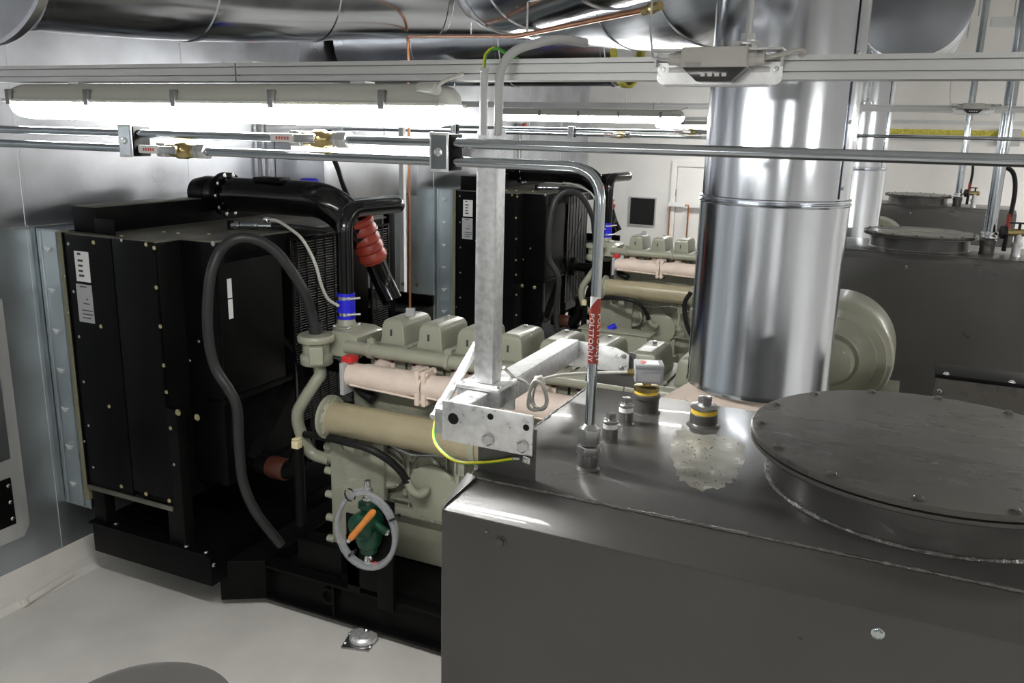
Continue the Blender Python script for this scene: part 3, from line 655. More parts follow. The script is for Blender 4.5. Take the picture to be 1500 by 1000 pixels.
for a, z0, z1 in ((197, 1.72, 2.44), (-25, 2.48, 4.3), (170, 2.48, 4.3)):
    ca, sa = math.cos(R_(a)), math.sin(R_(a)); c = V(SX+SR*ca, SY+SR*sa, (z0+z1)/2)
    MB().obox(c, (-.012*sa, .012*ca, 0), (.0015*ca, .0015*sa, 0), (0, 0, (z1-z0)/2)).build('lap_seam', 'stack_steel', fl)
    k = 0
    while z0+.06+k*.24 < z1:
        z = z0+.04+k*.24; MB().ball(V(SX+(SR+.002)*ca, SY+(SR+.002)*sa, z), .007, 8, 6).build('rivet', 'bolt_zinc', fl); k += 1
MB().tube(fillet([V(SX, SY, 1.76), V(SX, SY, 1.56), V(SX-.34, SY+.08, 1.30)], .14, 8), .245, 28).build('insulated_elbow', 'manifold_pink', fl)
MB().lathe(V(SX-.04, SY+.0, 1.59), V(0, 0, 1), [(.24, 0), (.252, .004), (.252, .028), (.24, .032)], 24).build('insulation_band', 'manifold_pink', fl)
copy_tree(fl, (0, ROW, 0), None, 'shiny clad steel flue behind the front flue, by the second tank')
# ================================================================== GENERATOR SETS
g = thing('generator_set', V(-1.3, 3.95, 0), 'grey-green diesel generator set with black radiator nearest the near tank', 'generator', 'diesel generator sets')
# --- skid
sk = MB()
for y0, y1 in ((3.46, 3.56), (4.40, 4.50)):
    sk.box(-3.12, 1.5, y0-.03, y1, .045, .06).box(-3.12, 1.5, y0+.02, y0+.035, .06, .245).box(-3.12, 1.5, y0-.03, y1, .245, .262)
sk.prism([(-3.3, 3.30, .05), (-3.08, 3.43, .05), (-3.08, 4.5, .05), (-3.3, 4.9, .05)], (0, 0, .24))
skid = sk.build('skid', 'black_satin', g, bev=.002, seg=1)
for x in (-2.75, -1.9, -1.0, -.1, .8): MB().box(x-.01, x+.01, 3.49, 4.45, .065, .24).build('cross_web', 'black_satin', skid)
for x in (-2.62, -1.75, -.85): MB().box(x-.006, x+.006, 3.44, 3.485, .06, .245).build('stiffener', 'black_satin', skid)
MB().lathe(V(-2.66, 3.478, .165), (0, -1, 0), [(.05, 0), (.05, .03), (.034, .032), (.03, .01)], 20).build('lifting_eye', 'black_satin', skid)
for x in (-2.40, -1.2, 0.0):
    mt = MB().obox(V(x, 3.375, .006), V(.075, .02, 0), V(-.02, .075, 0), V(0, 0, .006)).build('mount_plate', 'zinc_dark', skid, bev=.002)
    MB().lathe(V(x+.01, 3.395, .012), (0, 0, 1), [(.072, 0), (.076, .006), (.076, .022), (.062, .034), (.02, .04)], 24).build('mount_dome', 'galv_bright', skid)
    bolt(skid, V(x+.02, 3.41, .061), (0, 0, 1), .012)
    for sx, sy in ((-.055, -.07), (.085, -.035), (-.085, .035)): bolt(skid, V(x+sx, 3.375+sy*.8, .012), (0, 0, 1), .007)
MB().box(-2.98, 1.4, 3.50, 4.44, .10, .285).build('dark_filler', 'black_satin', skid, bev=.004)  # black block added to darken the see-through gap between the beams
# --- radiator
RX0, RX1, RY0, RY1, RZ = -4.18, -3.51, 3.205, 5.1, 2.105
rad = MB().box(RX0+.02, RX1-.01, RY0+.02, RY1-.02, .62, RZ-.012).build('radiator', 'black_satin', g, bev=.004)
MB().box(RX0, RX1+.25, RY0-.005, RY1+.1, .195, .385).build('radiator_base', 'black_paint', rad, bev=.004)
MB().box(RX0, RX1+.25, RY0-.03, RY0+.06, .385, .397).build('base_flange', 'black_paint', rad, bev=.002)
for x0, x1, z1 in ((RX0+.02, RX0+.12, .64), (-3.56, -3.44, 1.2)): MB().box(x0, x1, RY0+.0, RY0+.07, .397, z1).build('support_post', 'black_satin', rad, bev=.003)
MB().box(-3.56, -3.44, RY1-.2, RY1-.1, .397, 1.2).build('support_post', 'black_satin', rad, bev=.003)
MB().box(RX0, -3.815, RY0-.004, RY0+.02, .62, RZ-.008).build('side_panel', 'black_paint', rad, bev=.003)
MB().box(-3.81, RX1, RY0-.002, RY0+.02, .66, RZ-.006).build('side_panel', 'black_paint', rad, bev=.006)
MB().box(RX0, RX1, RY0-.016, RY0-.002, .60, .625).build('bottom_bar', 'dust_top', rad, bev=.002)
MB().box(RX0-.004, RX0+.006, RY0-.01, RY1, .62, RZ).build('end_flange', 'black_paint', rad, bev=.002)
MB().box(RX0, RX1, RY0+.005, RY1, RZ-.012, RZ).box(RX1, -3.27, 3.39, RY1-.05, RZ-.012, RZ).build('top_cover', 'dust_top', rad, bev=.002)
shr = MB().box(RX1-.01, -3.275, 3.39, 3.46, .72, RZ-.013).box(RX1-.01, -3.275, 3.46, 4.98, 1.96, RZ-.013).box(RX1-.01, -3.4, 3.46, 4.98, .72, 1.96).build('fan_shroud', 'black_paint', rad, bev=.004)
bx = MB().box(-3.42, -3.262, 3.395, 3.90, 1.24, 1.985).build('cooler_tank', 'black_satin', rad, bev=.008)
for y0, y1, z0, z1 in ((3.452, 3.485, 1.79, 1.895), (3.452, 3.485, 1.675, 1.782)): MB().box(-3.263, -3.2605, y0, y1, z0, z1).build('white_sticker', 'label_white', bx)
MB().box(-3.40, -3.26, 3.39, 4.02, 1.205, 1.235).build('tank_bracket', 'black_satin', rad, bev=.002)
for y0, y1 in ((3.97, 4.58), (4.80, 5.03)):
    b = MB(); z = 1.0
    b.box(-3.262, -3.25, y0, y0+.018, .9, 2.06).box(-3.262, -3.25, y1-.018, y1, .9, 2.06).box(-3.262, -3.25, y0, y1, 2.045, 2.06)
    gr = b.build('fan_guard', 'black_gloss', rad, bev=.001)
    b = MB(); z = .92
    while z < 2.04: b.cyl(V(-3.256, y0+.01, z), V(-3.256, y1-.01, z), .0035, 5); z += .016
    yy = y0+.06
    while yy < y1-.03: b.cyl(V(-3.251, yy, .9), V(-3.251, yy, 2.05), .003, 5); yy += .09
    m_ = b.build('guard_wires', 'mesh_dark', gr); m_['kind'] = 'stuff'
MB().box(-3.30, -3.25, 5.03, RY1, .7, 2.12).build('frame_post', 'black_paint', rad, bev=.003)
MB().box(-3.72, -3.12, 5.11, 5.42, .9, 1.42).build('side_box', 'black_satin', rad, bev=.004)
MB().box(-3.72, -3.12, 5.40, 5.43, 1.42, 1.50).build('side_box_lip', 'black_paint', rad, bev=.002)
for px, py in ((573, 416), (590, 416), (611, 417)): bolt(rad, P(px, py, Y=5.398), (0, -1, 0), .011, 'bolt_gold')
# header tank on top
MB().box(-4.17, -3.99, 3.27, 5.08, RZ, 2.245).build('header_box', 'black_satin', rad, bev=.004)
MB().box(-4.172, -3.988, 3.265, 5.085, 2.245, 2.25).build('header_lid', 'dust_top', rad, bev=.001)
MB().box(-3.99, -3.84, 3.255, 3.262, RZ, 2.19).build('header_bracket', 'black_satin', rad, bev=.002)
bolts_y = [(137, 355, 1), (178, 352, 0), (214, 358, 1), (226, 363, 1), (229, 421, 1), (235, 478, 1), (148, 478, 1), (100, 357, 0), (96, 404, 0), (108, 427, 0), (101, 458, 0), (116, 493, 0), (108, 511, 0),
           (112, 546, 0), (123, 559, 0), (117, 597, 0), (130, 623, 0), (124, 646, 0), (137, 684, 0), (160, 595, 1), (240, 535, 1), (244, 574, 1), (250, 627, 1), (255, 680, 0)]
for px, py, gld in bolts_y: bolt(rad, P(px, py, Y=RY0-.005), (0, -1, 0), .0085 if gld else .0065, 'bolt_gold' if gld else 'bolt_zinc')
for px, py in ((178, 712), (214, 723), (248, 733)): bolt(rad, P(px, py, Y=RY0-.017), (0, -1, 0), .009, 'bolt_gold')
for px, py in ((261, 604), (289, 611)): bolt(rad, P(px, py, Y=RY0-.002), (0, -1, 0), .014, 'bolt_gold')
for px, py in ((252, 523), (264, 509), (278, 528), (291, 500)): bolt(rad, P(px, py, Y=RY0+.18), (0, -1, 0), .0085, 'bolt_zinc')
for px, py in ((147, 759), (170, 767), (273, 800), (302, 809)): bolt(rad, P(px, py, Z=.397), (0, 0, 1), .012)
bolt(rad, P(313, 827, X=-3.258), (1, 0, 0), .011)
for px, py in ((178, 346), (240, 340), (261, 342), (306, 343)): bolt(rad, P(px, py, Z=RZ), (0, 0, 1), .009, 'bolt_gold')
bolt(rad, P(312, 357, Y=3.385), (0, -1, 0), .010, 'bolt_zinc')
def flat(px0, py0, px1, py1, Y, m, name, par, t=.002):
    a, b = P(px0, py0, Y=Y), P(px1, py1, Y=Y)
    return MB().box(min(a.x, b.x), max(a.x, b.x), Y, Y+t, min(a.z, b.z), max(a.z, b.z)).build(name, m, par)
lb = flat(108, 367, 133, 414, RY0-.0065, 'label_white', 'paper_label', rad)
a, c = P(108, 367, Y=3.19), P(133, 414, Y=3.19)
for k, (t, wd) in enumerate(((.06, .3), (.28, .45), (.45, .4), (.62, .38), (.78, .45))):
    z = a.z+(c.z-a.z)*t; MB().box(a.x+.012, a.x+.012+(c.x-a.x-.02)*wd, RY0-.0072, RY0-.0064, z-.012, z).build('print', 'print_dark', rad)
flat(111, 415, 139, 474, RY0-.0065, 'label_grey', 'rating_label', rad)
a, c = P(111, 415, Y=3.19), P(139, 474, Y=3.19)
for t, x0_, x1_ in ((.06, .15, .6), (.38, .5, .62), (.5, .3, .7), (.68, .15, .85), (.78, .15, .85), (.88, .15, .7)):
    z = a.z+(c.z-a.z)*t; MB().box(a.x+(c.x-a.x)*x0_, a.x+(c.x-a.x)*x1_, RY0-.0072, RY0-.0064, z-.006, z).build('print', 'print_dark', rad)
# --- charge air pipe over the radiator
cy, cz = 4.15, 2.275
ap = MB().tube(fillet([V(-3.98, cy, cz), V(-3.12, cy+.05, cz), V(-3.0, 4.36, 2.05)], .2, 10), .108, 28).build('charge_air_pipe', 'black_gloss', g)
MB().prism([(-4.16, cy-.108, cz-.10), (-4.16, cy+.108, cz-.10), (-3.97, cy+.108, cz-.10), (-3.97, cy-.108, cz-.10)], (0, 0, .01)).build('pipe_foot', 'black_satin', ap)
MB().lathe(V(-3.98, cy, cz), (-1, 0, 0), [(.108, 0), (.108, .05), (.105, .07), (.09, .14), (.085, .14)], 28).build('pipe_transition', 'black_paint', ap)
MB().lathe(V(-3.90, cy, cz), (1, 0, 0), [(.105, 0), (.135, 0), (.135, .02), (.105, .02)], 32).lathe(V(-3.875, cy, cz), (1, 0, 0), [(.105, 0), (.135, 0), (.135, .02), (.105, .02)], 32).build('pipe_flange', 'black_paint', ap)
for k in range(10):
    a = 2*math.pi*k/10; bolt(ap, V(-3.855, cy+.122*math.cos(a), cz+.122*math.sin(a)), (1, 0, 0), .010)
e0, e1 = P(524, 320, X=-3.0), P(549, 382, X=-2.95)
dd = (e1-e0).normalized(); L = (e1-e0).length; pf = [(.076, 0)]
for k in range(5): pf += [(.09, L*(k+.2)/5), (.09, L*(k+.6)/5), (.078, L*(k+.8)/5)]
MB().lathe(e0, dd, pf+[(.076, L)], 24).build('bellows', 'red_rubber', ap)
MB().tube(fillet([e1-dd*.02, e1+dd*.15, P(575, 440, X=-2.86)], .1), .066, 20).build('lower_pipe', 'black_gloss', ap)
MB().box(-3.62, -3.42, cy-.05, cy+.05, cz+.09, cz+.12).build('strap', 'black_satin', ap, bev=.004)
MB().lathe(V(-3.35, cy+.14, 2.16), (0, 0, 1), [(.06, 0), (.06, .22), (.045, .23)], 16).build('filler_cap', 'blue_rubber', rad)
# --- hydraulic fitting and braided line on the top cover
f0 = P(338, 330, Z=2.13); f1 = P(398, 331, Z=2.13)
hl = MB().lathe(f0, f1-f0, [(.018, 0), (.024, .01), (.024, .05), (.016, .055), (.016, .10), (.021, .11), (.021, .15), (.014, .16), (.014, (f1-f0).length)], 14).build('hose_fitting', 'zinc_pipe', rad)
MB().cyl(f0-V(0, 0, .03), f0+V(0, 0, .03), .02, 10).build('fitting_elbow', 'black_satin', hl)
MB().tube(spline([f1, f1+V(.12, .05, -.005), f1+V(.25, .18, -.03)]), .018, 10).build('black_hose', 'rubber_black', hl)
bl = spline([P(388, 322, Y=3.75), P(405, 323, Y=3.72), P(425, 335, Y=3.66), P(444, 352, Y=3.62), P(461, 384, Y=3.62), P(470, 415, Y=3.65), P(480, 437, Y=3.7), P(496, 448, Y=3.75)], 6)
br = MB().tube(bl, .0085, 10).build('braided_hose', 'cable_grey', g)
MB().lathe(bl[0], bl[4]-bl[0], [(.012, 0), (.017, .005), (.017, .035), (.012, .04), (.012, .06)], 10).build('end_fitting', 'bolt_zinc', br)
# --- engine castings
EX0, EX1 = -2.62, -.62
blk = MB().box(EX0, EX1, 3.68, 4.24, .66, 1.405).build('engine_block', 'engine_grey_cast', g, bev=.012)
MB().box(EX0-.005, EX1, 3.64, 4.28, .655, .70).build('sump_rail', 'engine_grey_cast', blk, bev=.006)
MB().prism([(EX0+.05, 3.70, .655), (EX0+.05, 4.22, .655), (EX0+.05, 4.12, .30), (EX0+.05, 3.80, .30)], (1.85, 0, 0)).build('sump', 'engine_grey', blk, bev=.02)
MB().box(EX0+.3, EX1-.2, 3.66, 3.69, 1.16, 1.40).build('water_gallery', 'engine_grey_cast', blk, bev=.01)
for k in range(8):
    xc = -2.44+.232*k
    dp = MB().lathe(V(xc+.06, 3.68, .93), (0, -1, 0), [(.088, 0), (.088, .012), (.07, .02), (.066, .016), (0, .016)], 24, caps=False).build('access_cover', 'engine_grey', blk)
    for j in range(6):
        a = 2*math.pi*(j+.5)/6; bolt(blk, V(xc+.06+.1*math.cos(a), 3.68, .93+.1*math.sin(a)), (0, -1, 0), .009, 'engine_grey')
    MB().box(xc-.058, xc-.046, 3.655, 3.69, .70, 1.14).build('casting_rib', 'engine_grey_cast', blk, bev=.003)
    MB().box(xc-.104, xc+.116, 3.735, 4.19, 1.405, 1.565).build('cylinder_head', 'engine_grey_cast', g, bev=.006)
    # rocker cover: tapering, round shouldered, with a dark slot in the front
    x0, x1, y0, y1 = xc-.076, xc+.076, 3.79, 4.11
    lay = []
    for z, i in ((1.562, 0), (1.585, 0), (1.60, .005), (1.665, .010), (1.690, .020), (1.702, .040)):
        lay.append([(x0+i, y0+i*.6, z), (x1-i, y0+i*.6, z), (x1-i, y1-i*1.6, z), (x0+i, y1-i*1.6, z)])
    b = MB().add([p for l in lay for p in l], [(k_*4+i, k_*4+(i+1) % 4, (k_+1)*4+(i+1) % 4, (k_+1)*4+i) for k_ in range(5) for i in range(4)]+[(0, 1, 2, 3), (20, 21, 22, 23)])
    rc = b.build('rocker_cover', 'engine_grey', g, bev=.007, seg=3, sharp=60)
    MB().box(xc-.012, xc-.002, y0-.0015, y0+.006, 1.61, 1.645).build('slot', 'print_dark', rc, bev=.001)
    MB().cyl(V(xc, 4.0, 1.695), V(xc, 4.0, 1.712), .012, 6).build('cover_nut', 'bolt_zinc', rc)
    bolt(g, V(xc+.118, 3.78, 1.566), (0, 0, 1), .012, 'engine_grey', 'head_bolt')
    # exhaust port of this cylinder
    MB().cyl(V(xc, 3.735, 1.475), V(xc, 3.60, 1.44), .042, 16).build('exhaust_port', 'manifold_pink', g)
    MB().obox(V(xc, 3.722, 1.475), (.062, 0, 0), (0, .009, 0), (0, 0, .045)).build('port_flange', 'manifold_pink', g, bev=.004)
    for s in (-1, 1): bolt(g, V(xc+s*.05, 3.713, 1.50), (0, -1, 0), .011, 'brown_rubber', 'port_nut')
MB().obox(V(-2.39, 3.9, 1.728), (.022, .006, 0), (-.003, .012, .0), (0, 0, .022)).build('cover_tag', 'label_grey', g)
# coolant rail above the manifold
rl = MB().tube([V(-2.66, 3.68, 1.548), V(-.62, 3.68, 1.548)], .036, 20).build('coolant_rail', 'engine_grey', g)
for x in (-2.50, -2.03, -1.57, -1.1):
    MB().lathe(V(x-.015, 3.68, 1.548), (1, 0, 0), [(.036, 0), (.045, .003), (.045, .027), (.036, .03)], 20).box(x-.02, x+.02, 3.67, 3.69, 1.58, 1.612).build('rail_clamp', 'engine_grey', rl)
    bolt(rl, V(x, 3.68, 1.612), (0, 0, 1), .009, 'engine_grey')
for k in range(8):
    xc = -2.44+.232*k; MB().cyl(V(xc+.09, 3.68, 1.548), V(xc+.09, 3.76, 1.50), .02, 12).build('rail_branch', 'engine_grey', rl)
# sectional exhaust manifold
my, mz = 3.59, 1.428
MB().box(-2.595, -2.57, my-.07, my+.07, mz-.10, mz+.075).build('manifold_end', 'label_grey', g, bev=.006)
MB().box(-2.60, -2.54, my-.04, my+.03, mz+.07, mz+.105).build('shipping_cap', 'red_plastic', g, bev=.006)
for k in range(4):
    a = -2.57+.464*k; b_ = a+.455
    ms = MB().lathe(V(a, my, mz), (1, 0, 0), [(.064, 0), (.064, .07), (.069, .1), (.069, .36), (.064, .39), (.064, .455)], 20).build('manifold_section', 'manifold_pink', g)
    for x in ((a+.01, b_-.02) if k else (b_-.02,)):
        MB().obox(V(x, my, mz), (.014, 0, 0), (0, .058, 0), (0, 0, .092)).build('section_flange', 'manifold_pink', ms, bev=.008)
        for sy in (-1, 1):
            for sz in (-1, 1): bolt(ms, V(x+.014, my+sy*.042, mz+sz*.074), (1, 0, 0), .011, 'manifold_pink')
    MB().tube([V(a+.03, my-.052, mz-.04), V(b_-.03, my-.052, mz-.055)], .006, 6).build('seam_rib', 'manifold_pink', ms)
# oil cooler cylinder
oy, oz = 3.50, 1.205
oc = MB().lathe(V(-2.62, oy, oz), (1, 0, 0), [(.088, 0), (.088, .93)], 32).build('oil_cooler', 'cooler_tan', g)
for x in (-2.66, -1.70): MB().lathe(V(x, oy, oz), (1, 0, 0), [(.07, 0), (.118, .004), (.118, .022), (.1, .026), (.088, .04)], 32).build('cooler_flange', 'engine_grey', oc)
for k in range(10):
    a = 2*math.pi*k/10; bolt(oc, V(-2.63, oy+.103*math.cos(a), oz+.103*math.sin(a)), (1, 0, 0), .009, 'engine_grey')
MB().tube([V(-2.61, oy-.03, oz-.11), V(-2.57, oy-.03, oz-.125), V(-2.55, oy-.03, oz-.16)], .012, 10).build('drain_cock', 'engine_grey', oc)
MB().lathe(V(-1.78, oy, oz), (1, 0, 0), [(.088, 0), (.095, .002), (.095, .035), (.088, .037)], 32).box(-1.775, -1.75, oy-.02, oy+.02, oz-.22, oz-.09).build('cooler_strap', 'engine_grey', oc)
MB().box(-1.9, -1.84, 3.5, 3.7, 1.02, 1.1).box(-2.5, -2.44, 3.5, 3.7, 1.02, 1.1).build('cooler_bracket', 'engine_grey_cast', oc, bev=.005)
MB().box(-1.89, -1.87, 3.50, 3.52, .86, 1.12).build('sample_pipe', 'engine_grey', oc, bev=.004)
bolt(oc, V(-1.87, 3.495, .87), (0, -1, 0), .02, 'engine_grey')
# timing case and its cast ears at the radiator end
tc = MB().prism([(-2.70, 3.56, 1.08), (-2.70, 4.34, 1.08), (-2.70, 4.4, .40), (-2.70, 3.56, .40)], (.09, 0, 0)).build('timing_case', 'engine_grey_cast', g, bev=.008)
MB().prism([(-2.61, 3.545, 1.07), (-2.38, 3.60, 1.11), (-2.38, 3.60, .72), (-2.61, 3.545, .50)], (0, .04, 0)).build('web_plate', 'engine_grey_cast', tc, bev=.004)
for z in (.45, .58, .72, .86, 1.0):
    MB().cyl(V(-2.735, 3.57, z), V(-2.69, 3.57, z), .022, 12).build('cast_boss', 'engine_grey', tc)
MB().lathe(V(-2.78, 3.66, .93), (1, 0, 0), [(.05, 0), (.07, .02), (.07, .08)], 20).build('pump_outlet', 'engine_grey', tc)
MB().box(-2.90, -2.60, 3.50, 3.62, .265, .44).build('engine_foot', 'black_satin', g, bev=.004)
MB().lathe(V(-2.95, 3.95, .95), (1, 0, 0), [(.20, 0), (.20, .03), (.17, .05), (.17, .12), (.2, .14), (.2, .17), (.1, .18), (.1, .26)], 32).build('crank_pulley', 'black_satin', g)
# fan behind its guard
fn = MB().lathe(V(-3.30, 4.15, 1.28), (1, 0, 0), [(.1, 0), (.1, .1), (.05, .12), (.05, .3)], 20).build('fan_hub', 'black_satin', g)
for k in range(8):
    a = 2*math.pi*k/8; c = V(-3.34, 4.15+.4*math.cos(a), 1.28+.4*math.sin(a))
    MB().obox(c, (.02, -.03*math.sin(a), .03*math.cos(a)), (.002, 0, 0), (0, .3*math.cos(a), .3*math.sin(a))).build('fan_blade', 'black_satin', fn)
# cast detail on the crankcase side
MB().box(-2.37, EX1, 3.635, 3.685, 1.075, 1.10).build('casting_ledge', 'engine_grey_cast', blk, bev=.006)
MB().box(-2.37, EX1, 3.645, 3.685, .735, .75).build('casting_ledge', 'engine_grey_cast', blk, bev=.005)
for k in range(20):
    xk = -2.56+.095*k
    bolt(blk, V(xk, 3.64, .678), (0, -1, 0), .010, 'engine_grey_cast')
    if k % 2 == 0: bolt(blk, V(xk+.03, 3.655, 1.12), (0, -1, 0), .009, 'engine_grey_cast')
for k in range(7):
    xk = -2.30+.232*k
    MB().box(xk-.07, xk+.07, 3.662, 3.684, 1.13, 1.25).build('side_cover', 'engine_grey_cast', blk, bev=.006)
    for sx in (-.055, .055):
        for sz in (1.145, 1.235): bolt(blk, V(xk+sx, 3.662, sz), (0, -1, 0), .007, 'engine_grey')
MB().tube(spline([V(-2.34, 3.63, 1.05), V(-2.2, 3.62, 1.03), V(-2.0, 3.62, 1.06), V(-1.8, 3.62, 1.03), V(-1.5, 3.62, 1.05)], 6), .008, 8).build('fuel_line', 'bolt_zinc', blk)
for xk, zk, rk in ((-2.24, 1.0, .03), (-1.93, .99, .036), (-2.27, .79, .026), (-1.88, .77, .03), (-2.46, .62, .03)):
    MB().lathe(V(xk, 3.685, zk), (0, -1, 0), [(rk, 0), (rk, .03), (rk*.8, .036), (rk*.5, .036), (rk*.45, .05), (0, .052)], 16, caps=False).build('core_plug', 'engine_grey', blk)
MB().box(-1.96, -1.93, 3.60, 3.685, .56, .72).box(-1.98, -1.91, 3.60, 3.70, .55, .57).build('drain_boss', 'engine_grey_cast', blk, bev=.005)
MB().box(-2.06, -2.045, 3.685, 3.70, .34, .64).build('sump_groove', 'print_dark', blk)
# breather canister
cc_ = V(-2.80, 3.60, 0); bc = MB().lathe(cc_, (0, 0, 1), [(.055, 1.445), (.08, 1.452), (.088, 1.46), (.088, 1.50), (.078, 1.51), (.072, 1.515), (.072, 1.575), (.096, 1.58), (.099, 1.588), (.099, 1.606), (.092, 1.616), (.03, 1.622)], 32).build('breather_canister', 'engine_grey', g, sharp=45)
MB().obox(V(-2.745, 3.53, 1.525), (.03, .02, 0), (-.02, .03, 0), (0, 0, .05)).build('canister_web', 'engine_grey', bc, bev=.01)
MB().tube(spline([V(-2.785, 3.6, 1.45), V(-2.78, 3.6, 1.395), P(462, 560, Y=3.58), P(446, 585, Y=3.56), P(436, 606, Y=3.56), P(440, 632, Y=3.58), P(455, 662, Y=3.6), V(-2.75, 3.62, .90)], 6), .034, 14).build('breather_pipe', 'engine_grey', bc)
MB().cyl(V(-2.80, 3.6, 1.62), V(-2.805, 3.595, 1.66), .034, 16).build('canister_outlet', 'hose_grey', bc)
# corrugated hose over the radiator
hp = resample(spline([V(-2.80, 3.6, 1.635), P(455, 455, Y=3.58), P(444, 425, Y=3.52), P(420, 387, Y=3.45), P(398, 363, Y=3.40), P(372, 350, Y=3.34), P(345, 350, Y=3.28), P(322, 368, Y=3.24), P(309, 400, Y=3.20), P(304, 450, Y=3.18),
                      P(306, 500, Y=3.18), P(316, 540, Y=3.20), P(335, 570, Y=3.22), P(347, 597, Y=3.24), P(350, 650, Y=3.26), P(356, 705, Y=3.28), P(375, 750, Y=3.32), P(412, 798, Y=3.42)], 14), .0055)
hs = MB().tube(hp, [(.0285 if (i//1) % 2 else .0255) for i in range(len(hp))], 14).build('corrugated_hose', 'hose_grey', g, sharp=80)
MB().lathe(V(-2.80, 3.6, 1.628), (0, 0, 1), [(.036, 0), (.036, .05), (.03, .055)], 18).build('hose_cuff', 'hose_grey', hs)
# thermostat housing, blue coupling and coolant pipe
th = MB().prism([(-2.78, 3.66, 1.49), (-2.62, 3.66, 1.49), (-2.60, 3.70, 1.60), (-2.66, 3.70, 1.62), (-2.78, 3.70, 1.62)], (0, .26, 0)).build('thermostat_housing', 'engine_grey', g, bev=.015)
nk = V(-2.765, 3.83, 0)
MB().lathe(nk, (0, 0, 1), [(.075, 1.60), (.075, 1.625), (.055, 1.632), (.048, 1.66), (.044, 1.68)], 24).build('housing_neck', 'engine_grey', th)
MB().lathe(nk, (0, 0, 1), [(.05, 1.42), (.05, 1.44), (.085, 1.445), (.085, 1.46), (.05, 1.47), (.05, 1.5)], 20).build('lower_flange', 'engine_grey', th)
for k in range(4):
    a = math.pi/4+k*math.pi/2; bolt(th, nk+V(.066*math.cos(a), .066*math.sin(a), 1.625), (0, 0, 1), .012)
MB().lathe(nk, (0, 0, 1), [(.0505, 1.665), (.0505, 1.81)], 28).build('blue_coupling', 'blue_rubber', th)
for z in (1.685, 1.775):
    MB().lathe(nk+V(0, 0, z), (0, 0, 1), [(.0525, 0), (.0525, .018)], 28).build('hose_clip', 'bolt_zinc', th)
    MB().cyl(nk+V(.03, -.05, z+.009), nk+V(.11, -.02, z+.02), .007, 8).build('clip_screw', 'bolt_zinc', th)
MB().tube(fillet([nk+V(0, 0, 1.79), nk+V(0, 0, 2.265), V(-2.70, 4.30, 2.265), V(-3.24, 4.36, 2.2)], [0, .13, .055, 0], 10), .046, 20).build('coolant_pipe', 'black_gloss', g)
MB().tube(spline([V(-2.6, 3.7, 1.44), P(515, 545, Y=3.66), P(527, 568, Y=3.64), P(546, 584, Y=3.62)], 6), [.03]*20, 12).build('bypass_hose', 'rubber_black', th)
# dark hose to the block with its cast elbow
hz = MB().tube(spline([P(447, 636, Y=3.56), P(470, 639, Y=3.50), P(505, 647, Y=3.40), P(540, 657, Y=3.38), P(567, 672, Y=3.42), P(585, 688, Y=3.48), P(596, 704, Y=3.51)], 6), .02, 12).build('oil_hose', 'rubber_black', g)
MB().tube(spline([P(596, 702, Y=3.51), P(602, 716, Y=3.52), P(614, 724, Y=3.55), P(624, 718, Y=3.6), P(626, 712, Y=3.69)], 6), .022, 12).build('hose_elbow', 'engine_grey', hz)
MB().lathe(P(595, 701, Y=3.51), (.3, 0, -1), [(.024, 0), (.024, .02)], 12).build('hose_clip', 'rubber_black', hz)
MB().lathe(V(-2.1, 3.66, .82), (0, -1, 0), [(.16, 0), (.16, .02), (.14, .03), (0, .03)], 28, caps=False).build('gear_cover', 'engine_grey', blk)
MB().lathe(V(-2.38, 3.65, .90), (0, -1, 0), [(.10, 0), (.10, .02), (.085, .03), (.05, .02), (0, .02)], 24, caps=False).build('gear_cover', 'engine_grey', blk)
for k in range(8):
    a = 2*math.pi*k/8; bolt(blk, V(-2.1+.15*math.cos(a), 3.64, .82+.15*math.sin(a)), (0, -1, 0), .011, 'engine_grey'); bolt(blk, V(-2.38+.093*math.cos(a), 3.63, .90+.093*math.sin(a)), (0, -1, 0), .008, 'engine_grey')
# hand pump on its bracket, with handle and hose coil
pb = MB().box(-2.50, -2.24, 3.415, 3.425, .30, .60).box(-2.50, -2.42, 3.415, 3.425, .262, .72).box(-2.30, -2.20, 3.40, 3.425, .22, .84).build('pump_bracket', 'black_satin', g, bev=.002)
pc = V(-2.32, 3.36, .715)
hpump = MB().lathe(pc+V(0, 0, -.16), (0, 0, 1), [(.03, 0), (.045, .01), (.045, .04), (.06, .05), (.072, .09), (.072, .19), (.055, .22), (.035, .23), (.035, .26), (.05, .262), (.05, .285), (.035, .29)], 24).build('hand_pump', 'pump_green', g)
MB().lathe(pc+V(0, .06, .02), (0, -1, 0), [(.065, 0), (.07, .02), (.07, .14), (.05, .15), (.02, .155)], 20).build('pump_barrel', 'pump_green', hpump)
MB().cyl(pc+V(.05, -.02, .03), pc+V(.135, -.03, .0), .02, 12).build('pump_branch', 'pump_green', hpump)
bolt(hpump, pc+V(.135, -.03, .0), (1, 0, -.3), .014)
MB().lathe(pc+V(0, 0, .125), (0, 0, 1), [(.022, 0), (.028, .01), (.028, .03), (.02, .034), (.02, .05), (.026, .055), (.026, .075), (.016, .08), (.016, .12)], 12).build('top_fitting', 'bolt_zinc', hpump)
MB().lathe(pc+V(0, 0, -.17), (0, 0, -1), [(.02, 0), (.026, .01), (.026, .04), (.016, .05)], 10).build('bottom_fitting', 'bolt_zinc', hpump)
MB().ball(pc+V(.05, -.02, -.2), .014).build('red_cap', 'red_plastic', hpump)
h0, h1 = P(513, 789, Y=3.185), P(548, 748, Y=3.185)
MB().tube([h0.lerp(h1, t) for t in (0, .04, .1, .5, .9, .96, 1)], [.012, .0165, .018, .016, .018, .0165, .011], 14).build('pump_handle', 'orange_plastic', hpump)
